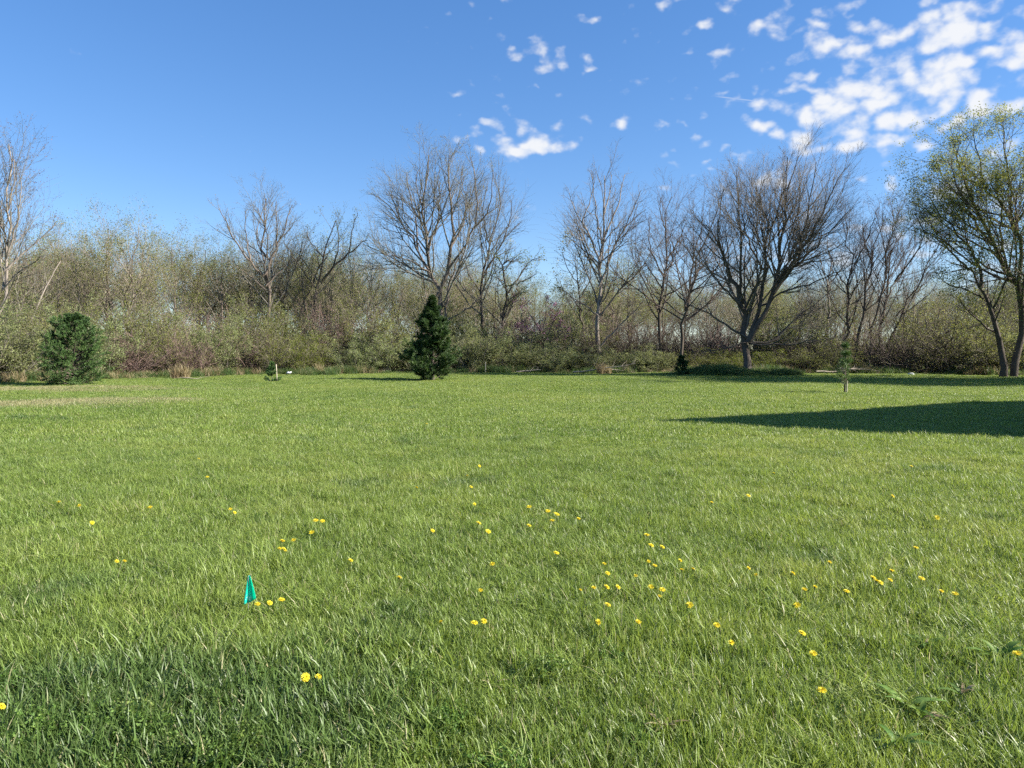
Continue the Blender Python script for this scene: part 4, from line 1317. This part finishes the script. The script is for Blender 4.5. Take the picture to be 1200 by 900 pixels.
# ------------------------------------------------------------------ dandelions
def dandelion_meshes(seed):
    rng = np.random.default_rng(seed)
    vs, qs = [], []
    for ring, (n, r, tilt) in enumerate(((26, .021, .12), (20, .0155, .38), (13, .0095, .8))):
        for k in range(n):
            a = 2 * math.pi * (k + rng.uniform(-.3, .3)) / n
            L = r * rng.uniform(.88, 1.08); t = tilt + rng.normal(0, .08)
            d = np.array([math.cos(a) * math.cos(t), math.sin(a) * math.cos(t), math.sin(t)])
            w = np.array([-math.sin(a), math.cos(a), 0]) * 0.0022
            c = np.array([0, 0, 0.001 + ring * 0.0015])
            b = len(vs)
            vs += [c - w * .5, c + w * .5, c + d * L + w, c + d * L - w]
            qs.append([b, b + 1, b + 2, b + 3])
    head = mesh_np('flower_head', np.array(vs), np.array(qs), mat=M['petal'])
    # stem with green cup
    P = np.array([[[0, 0, -.14], [.008, .003, -.07], [.002, 0, -.012], [0, 0, -.008], [0, 0, 0.0005]]])
    V, Q = tube(P, np.array([[.002, .002, .0022, .0065, .0075]]), 7)
    return head, mesh_np('stem', V, Q, mat=M['stem'], smooth=True)


DAND = [(507, 622), (411, 657), (468, 677), (561, 613), (620, 616), (647, 610), (651, 602), (572, 623), (577, 661), (563, 692), (517, 729), (556, 730), (567, 728), (708, 661), (712, 672), (680, 692), (696, 689), (711, 688), (724, 688), (712, 709), (701, 729), (745, 675), (748, 729), (760, 658), (767, 663), (763, 688), (776, 691), (773, 699), (758, 627), (763, 639), (776, 641), (797, 657), (799, 668), (652, 648), (678, 608),
        (812, 667), (808, 709), (877, 666), (886, 674), (929, 672), (943, 691), (955, 688), (934, 709), (840, 733), (857, 753), (940, 742), (953, 766), (972, 659), (992, 693), (1023, 677), (1027, 681), (1032, 683), (1045, 669), (1043, 680), (1080, 678), (1103, 693), (1119, 696), (1073, 642), (1192, 766), (963, 809),
        (137, 658), (146, 658), (275, 601), (370, 610), (378, 611), (328, 643), (333, 644), (331, 634), (344, 633), (365, 624), (316, 707), (302, 708), (330, 703), (358, 794), (373, 793), (2, 828), (108, 613), (270, 597), (243, 560), (233, 539), (176, 595), (93, 593), (69, 589),
        (562, 547), (548, 558), (556, 591), (500, 498), (642, 599), (653, 603), (620, 594), (552, 571), (488, 572), (1068, 547), (1046, 582), (834, 589), (1098, 607), (877, 581), (907, 555)]
DLAB = {(137, 658): 'left one of two touching dandelions left of the flag', (146, 658): 'right one of two touching dandelions left of the flag', (302, 708): 'dandelion touching the lower right of the teal flag',
        (316, 707): 'yellow dandelion a hand right of the teal flag', (330, 703): 'small dandelion second to the right of the teal flag', (358, 794): 'left one of two dandelions in the dark lush grass',
        (373, 793): 'right one of two dandelions in the dark lush grass', (2, 828): 'dandelion cut by the left edge near the bottom corner', (411, 657): 'lone bright dandelion left of the middle foreground',
        (507, 622): 'lone dandelion in the middle of the field left of centre', (517, 729): 'leftmost of three dandelions in a row in the centre foreground', (556, 730): 'middle one of three dandelions in a row in the centre foreground',
        (567, 728): 'rightmost of three dandelions in a row in the centre foreground', (1192, 766): 'dandelion at the right edge among broad weed leaves', (963, 809): 'nearest dandelion on the right side of the foreground',
        (953, 766): 'second nearest dandelion on the right side of the foreground', (940, 742): 'third nearest dandelion on the right side of the foreground', (500, 498): 'farthest dandelion, tiny speck in the middle of the field',
        (468, 677): 'pale dandelion between the lone bright one and the row of three', (840, 733): 'bright dandelion low in the foreground right of centre', (857, 753): 'faint dandelion just below the bright low one right of centre'}


def dgroup(px, py):
    if px < 420:
        return ('yellow dandelion in the sparse cluster beyond the flag' if px > 310 else 'tiny yellow dandelion of those far off in the left field') if py < 650 else 'yellow dandelion of those near the flag'
    if px < 600:
        return 'small yellow dandelion of those left of the field centre'
    if px < 700 and py < 650:
        return 'small yellow dandelion in the far cluster at the field centre'
    if px < 830:
        return 'yellow dandelion in the dense cluster right of the foreground centre' if py > 650 else 'small yellow dandelion of those just beyond the dense cluster'
    if py < 630:
        return 'tiny yellow dandelion of those far off in the right field'
    return 'yellow dandelion in the scattered band on the right of the field'


ORD = ['first', 'second', 'third', 'fourth', 'fifth', 'sixth', 'seventh', 'eighth', 'ninth', 'tenth', 'eleventh', 'twelfth', 'thirteenth', 'fourteenth', 'fifteenth', 'sixteenth', 'seventeenth', 'eighteenth', 'nineteenth', 'twentieth', 'twenty-first', 'twenty-second', 'twenty-third']


def build_dandelions():
    rng = np.random.default_rng(81)
    kinds = [dandelion_meshes(s) for s in (1, 2, 3)]
    for i, (px, py) in enumerate(DAND):
        h, s = kinds[i % 3]
        up = rng.uniform(0.115, 0.15)
        v = (450 - py) / FPX                       # the head hangs at height 'up' on this pixel's ray
        Z = v * math.cos(PITCH) - math.sin(PITCH); Yd = math.cos(PITCH) + v * math.sin(PITCH)
        t = -(CAM_H - up) / Z
        x, y = (px - 600) / FPX * t, Yd * t
        root = bpy.data.objects.new('dandelion', None); col.objects.link(root)
        root.location = (x, y, float(gz(x, y)) + up)
        k = rng.uniform(0.68, 1.05) * (1.0 if py > 640 else 1.15)
        root.scale = (k, k * rng.uniform(0.75, 1.0), 1.0)
        root.rotation_euler = (rng.normal(0.32, .25), rng.normal(0.12, .28), 0)
        obj('flower_head', h, root); obj('stem', s, root)
        lab = DLAB.get((px, py))
        if not lab:
            same = sorted((q for q in DAND if q not in DLAB and dgroup(*q) == dgroup(px, py)), key=lambda q: (-q[1], q[0]))
            a, b = dgroup(px, py).split(' dandelion ', 1)
            k = same.index((px, py))
            lab = a + ' dandelion, ' + ('nearest ' if k == 0 else ORD[k] + ' nearest ') + b
        tag(root, lab, 'dandelion', 'dandelions in the grass')


build_dandelions()


# ------------------------------------------------------------------ broad-leaved weeds
def rosette(px, py, n, L, seed, label, dry=0.0):
    rng = np.random.default_rng(seed)
    g = ground(px, py)
    root = bpy.data.objects.new('broadleaf_weed', None); col.objects.link(root); root.location = g + Vector((0, 0, 0.02))
    for i in range(n):
        a = i * 2.4 + rng.uniform(-.3, .3)
        ln = L * rng.uniform(.5, .95); W = ln * rng.uniform(.07, .115); lift = rng.uniform(.5, 1.25)
        vs, qs = [], []
        K = 8
        for k in range(K):
            s = k / (K - 1)
            w = W * math.sin(math.pi * min(1, s * .92 + .06)) ** .8 * (1 + .12 * math.sin(k * 2.6 + i))
            r = ln * (s * math.cos(lift) + .25 * s * s); z = ln * (s * math.sin(lift) - .42 * s * s) + .01
            c = np.array([math.cos(a) * r, math.sin(a) * r, z]); p = np.array([-math.sin(a), math.cos(a), 0])
            vs += [c - p * w + [0, 0, w * .35], c, c + p * w + [0, 0, w * .35]]
            if k:
                b = (k - 1) * 3
                qs += [[b, b + 1, b + 4, b + 3], [b + 1, b + 2, b + 5, b + 4]]
        o = obj('leaf', mesh_np('leaf', np.array(vs), np.array(qs), mat=M['dry'] if rng.uniform() < dry else M['weed'], rnd=np.full(len(qs), rng.uniform(.2, .9)), smooth=True), root)
    tag(root, label, 'weed', 'broadleaf weeds in the near grass')


rosette(1062, 838, 9, 0.19, 91, 'dark broadleaf weed near the lower right, left one of two close plants', .1)
rosette(1080, 850, 7, 0.16, 92, 'pale tipped broadleaf weed near the lower right, beside the darker one', .2)
rosette(1052, 885, 10, 0.17, 93, 'bright broadleaf weed at the bottom edge on the right')
rosette(1172, 782, 12, 0.20, 94, 'clump of upright bright broad leaves near the right edge')
rosette(778, 862, 8, 0.12, 95, 'withered pale tan leaf rosette low in the centre right foreground', .8)
rosette(1085, 765, 8, 0.15, 96, 'broadleaf weed left of the bright upright leaf clump', .1)
rosette(1128, 825, 7, 0.15, 97, 'narrow leaved weed in the dark hollow below the bright clump', .3)
rosette(575, 812, 6, 0.11, 98, 'small pale weed low in the centre foreground', .4)
rosette(120, 845, 8, 0.13, 99, 'leafy weed rosette near the lower left corner')
rosette(390, 770, 8, 0.13, 100, 'leafy weed rosette right of the dark lush grass')


# ------------------------------------------------------------------ neighbouring house beyond the right edge; its gable throws the shadow on the lawn
def boxv(x0, x1, y0, y1, z0, z1):
    V = np.array([[x, y, z] for z in (z0, z1) for y in (y0, y1) for x in (x0, x1)], float)
    Q = np.array([[0, 2, 3, 1], [4, 5, 7, 6], [0, 1, 5, 4], [2, 6, 7, 3], [0, 4, 6, 2], [1, 3, 7, 5]])
    return V, Q


def build_house():
    X0, X1, y0, y1, zp, ze = 20.5, 33.0, 9.9, 21.5, 10.2, 4.1
    ym = 14.0
    root = bpy.data.objects.new('neighbouring_house', None); col.objects.link(root); root.location = (X0, y0, 0)
    o = np.array([X0, y0, 0])
    V = np.array([[x, y, z] for x in (X0, X1) for y, z in ((y0, -.3), (y1, -.3), (y1, ze), (ym, zp - .1), (y0, ze))]) - o
    me = bpy.data.meshes.new('wall')
    me.from_pydata([tuple(v) for v in V], [], [(0, 4, 3, 2, 1), (5, 6, 7, 8, 9), (0, 1, 6, 5), (1, 2, 7, 6), (0, 5, 9, 4)])
    me.materials.append(M['siding'])
    obj('wall', me, root)
    th = .18
    for ye in (y0 - .45, y1 + .45):
        k = (zp - ze) / abs((y0 if ye < ym else y1) - ym)
        zl = ze - .45 * k
        V = np.array([[x, y, z + d] for d in (0, th) for x in (X0 - .4, X1 + .4) for y, z in ((ym, zp), (ye, zl))]) - o
        Q = np.array([[0, 1, 3, 2], [4, 6, 7, 5], [0, 4, 5, 1], [2, 3, 7, 6], [1, 5, 7, 3], [0, 2, 6, 4]])
        obj('roof_slope', mesh_np('roof_slope', V, Q, mat=M['shingle']), root)
    for (yy, zz, w, h) in ((12.0, 1.1, 1.1, 1.4), (15.5, 1.1, 1.6, 1.4), (19.4, 1.1, 1.1, 1.4), (14.4, 5.2, 1.1, 1.4)):
        V, Q = boxv(X0 - .05, X0 + .02, yy - w / 2 - .1, yy + w / 2 + .1, zz - .1, zz + h + .1)
        f = obj('window_frame', mesh_np('window_frame', V - o, Q, mat=M['white']), root)
        V, Q = boxv(X0 - .06, X0 + .01, yy - w / 2, yy + w / 2, zz, zz + h)
        obj('pane', mesh_np('pane', V - o, Q, mat=M['glass']), f)
    tag(root, 'gabled house just beyond the right edge that shades the lawn', 'house')


build_house()
# more of the corner trees, beyond the right edge
for (px, Y, sc_, rz, lab) in ((1345, 38, 0.9, 5.2, 'leafing tree just beyond the right edge, nearest to the corner tree'), (1480, 37, 1.0, 2.0, 'leafing tree beyond the right edge, next to the corner tree'), (1690, 36, 1.15, 4.1, 'leafing tree beyond the right edge, farther from the corner tree')):
    o = copy_tree(RT)
    o.location = ground_at(px, Y); o.rotation_euler = (0, 0, rz); o.scale = (sc_,) * 3
    tag(o, lab, 'tree', GR)
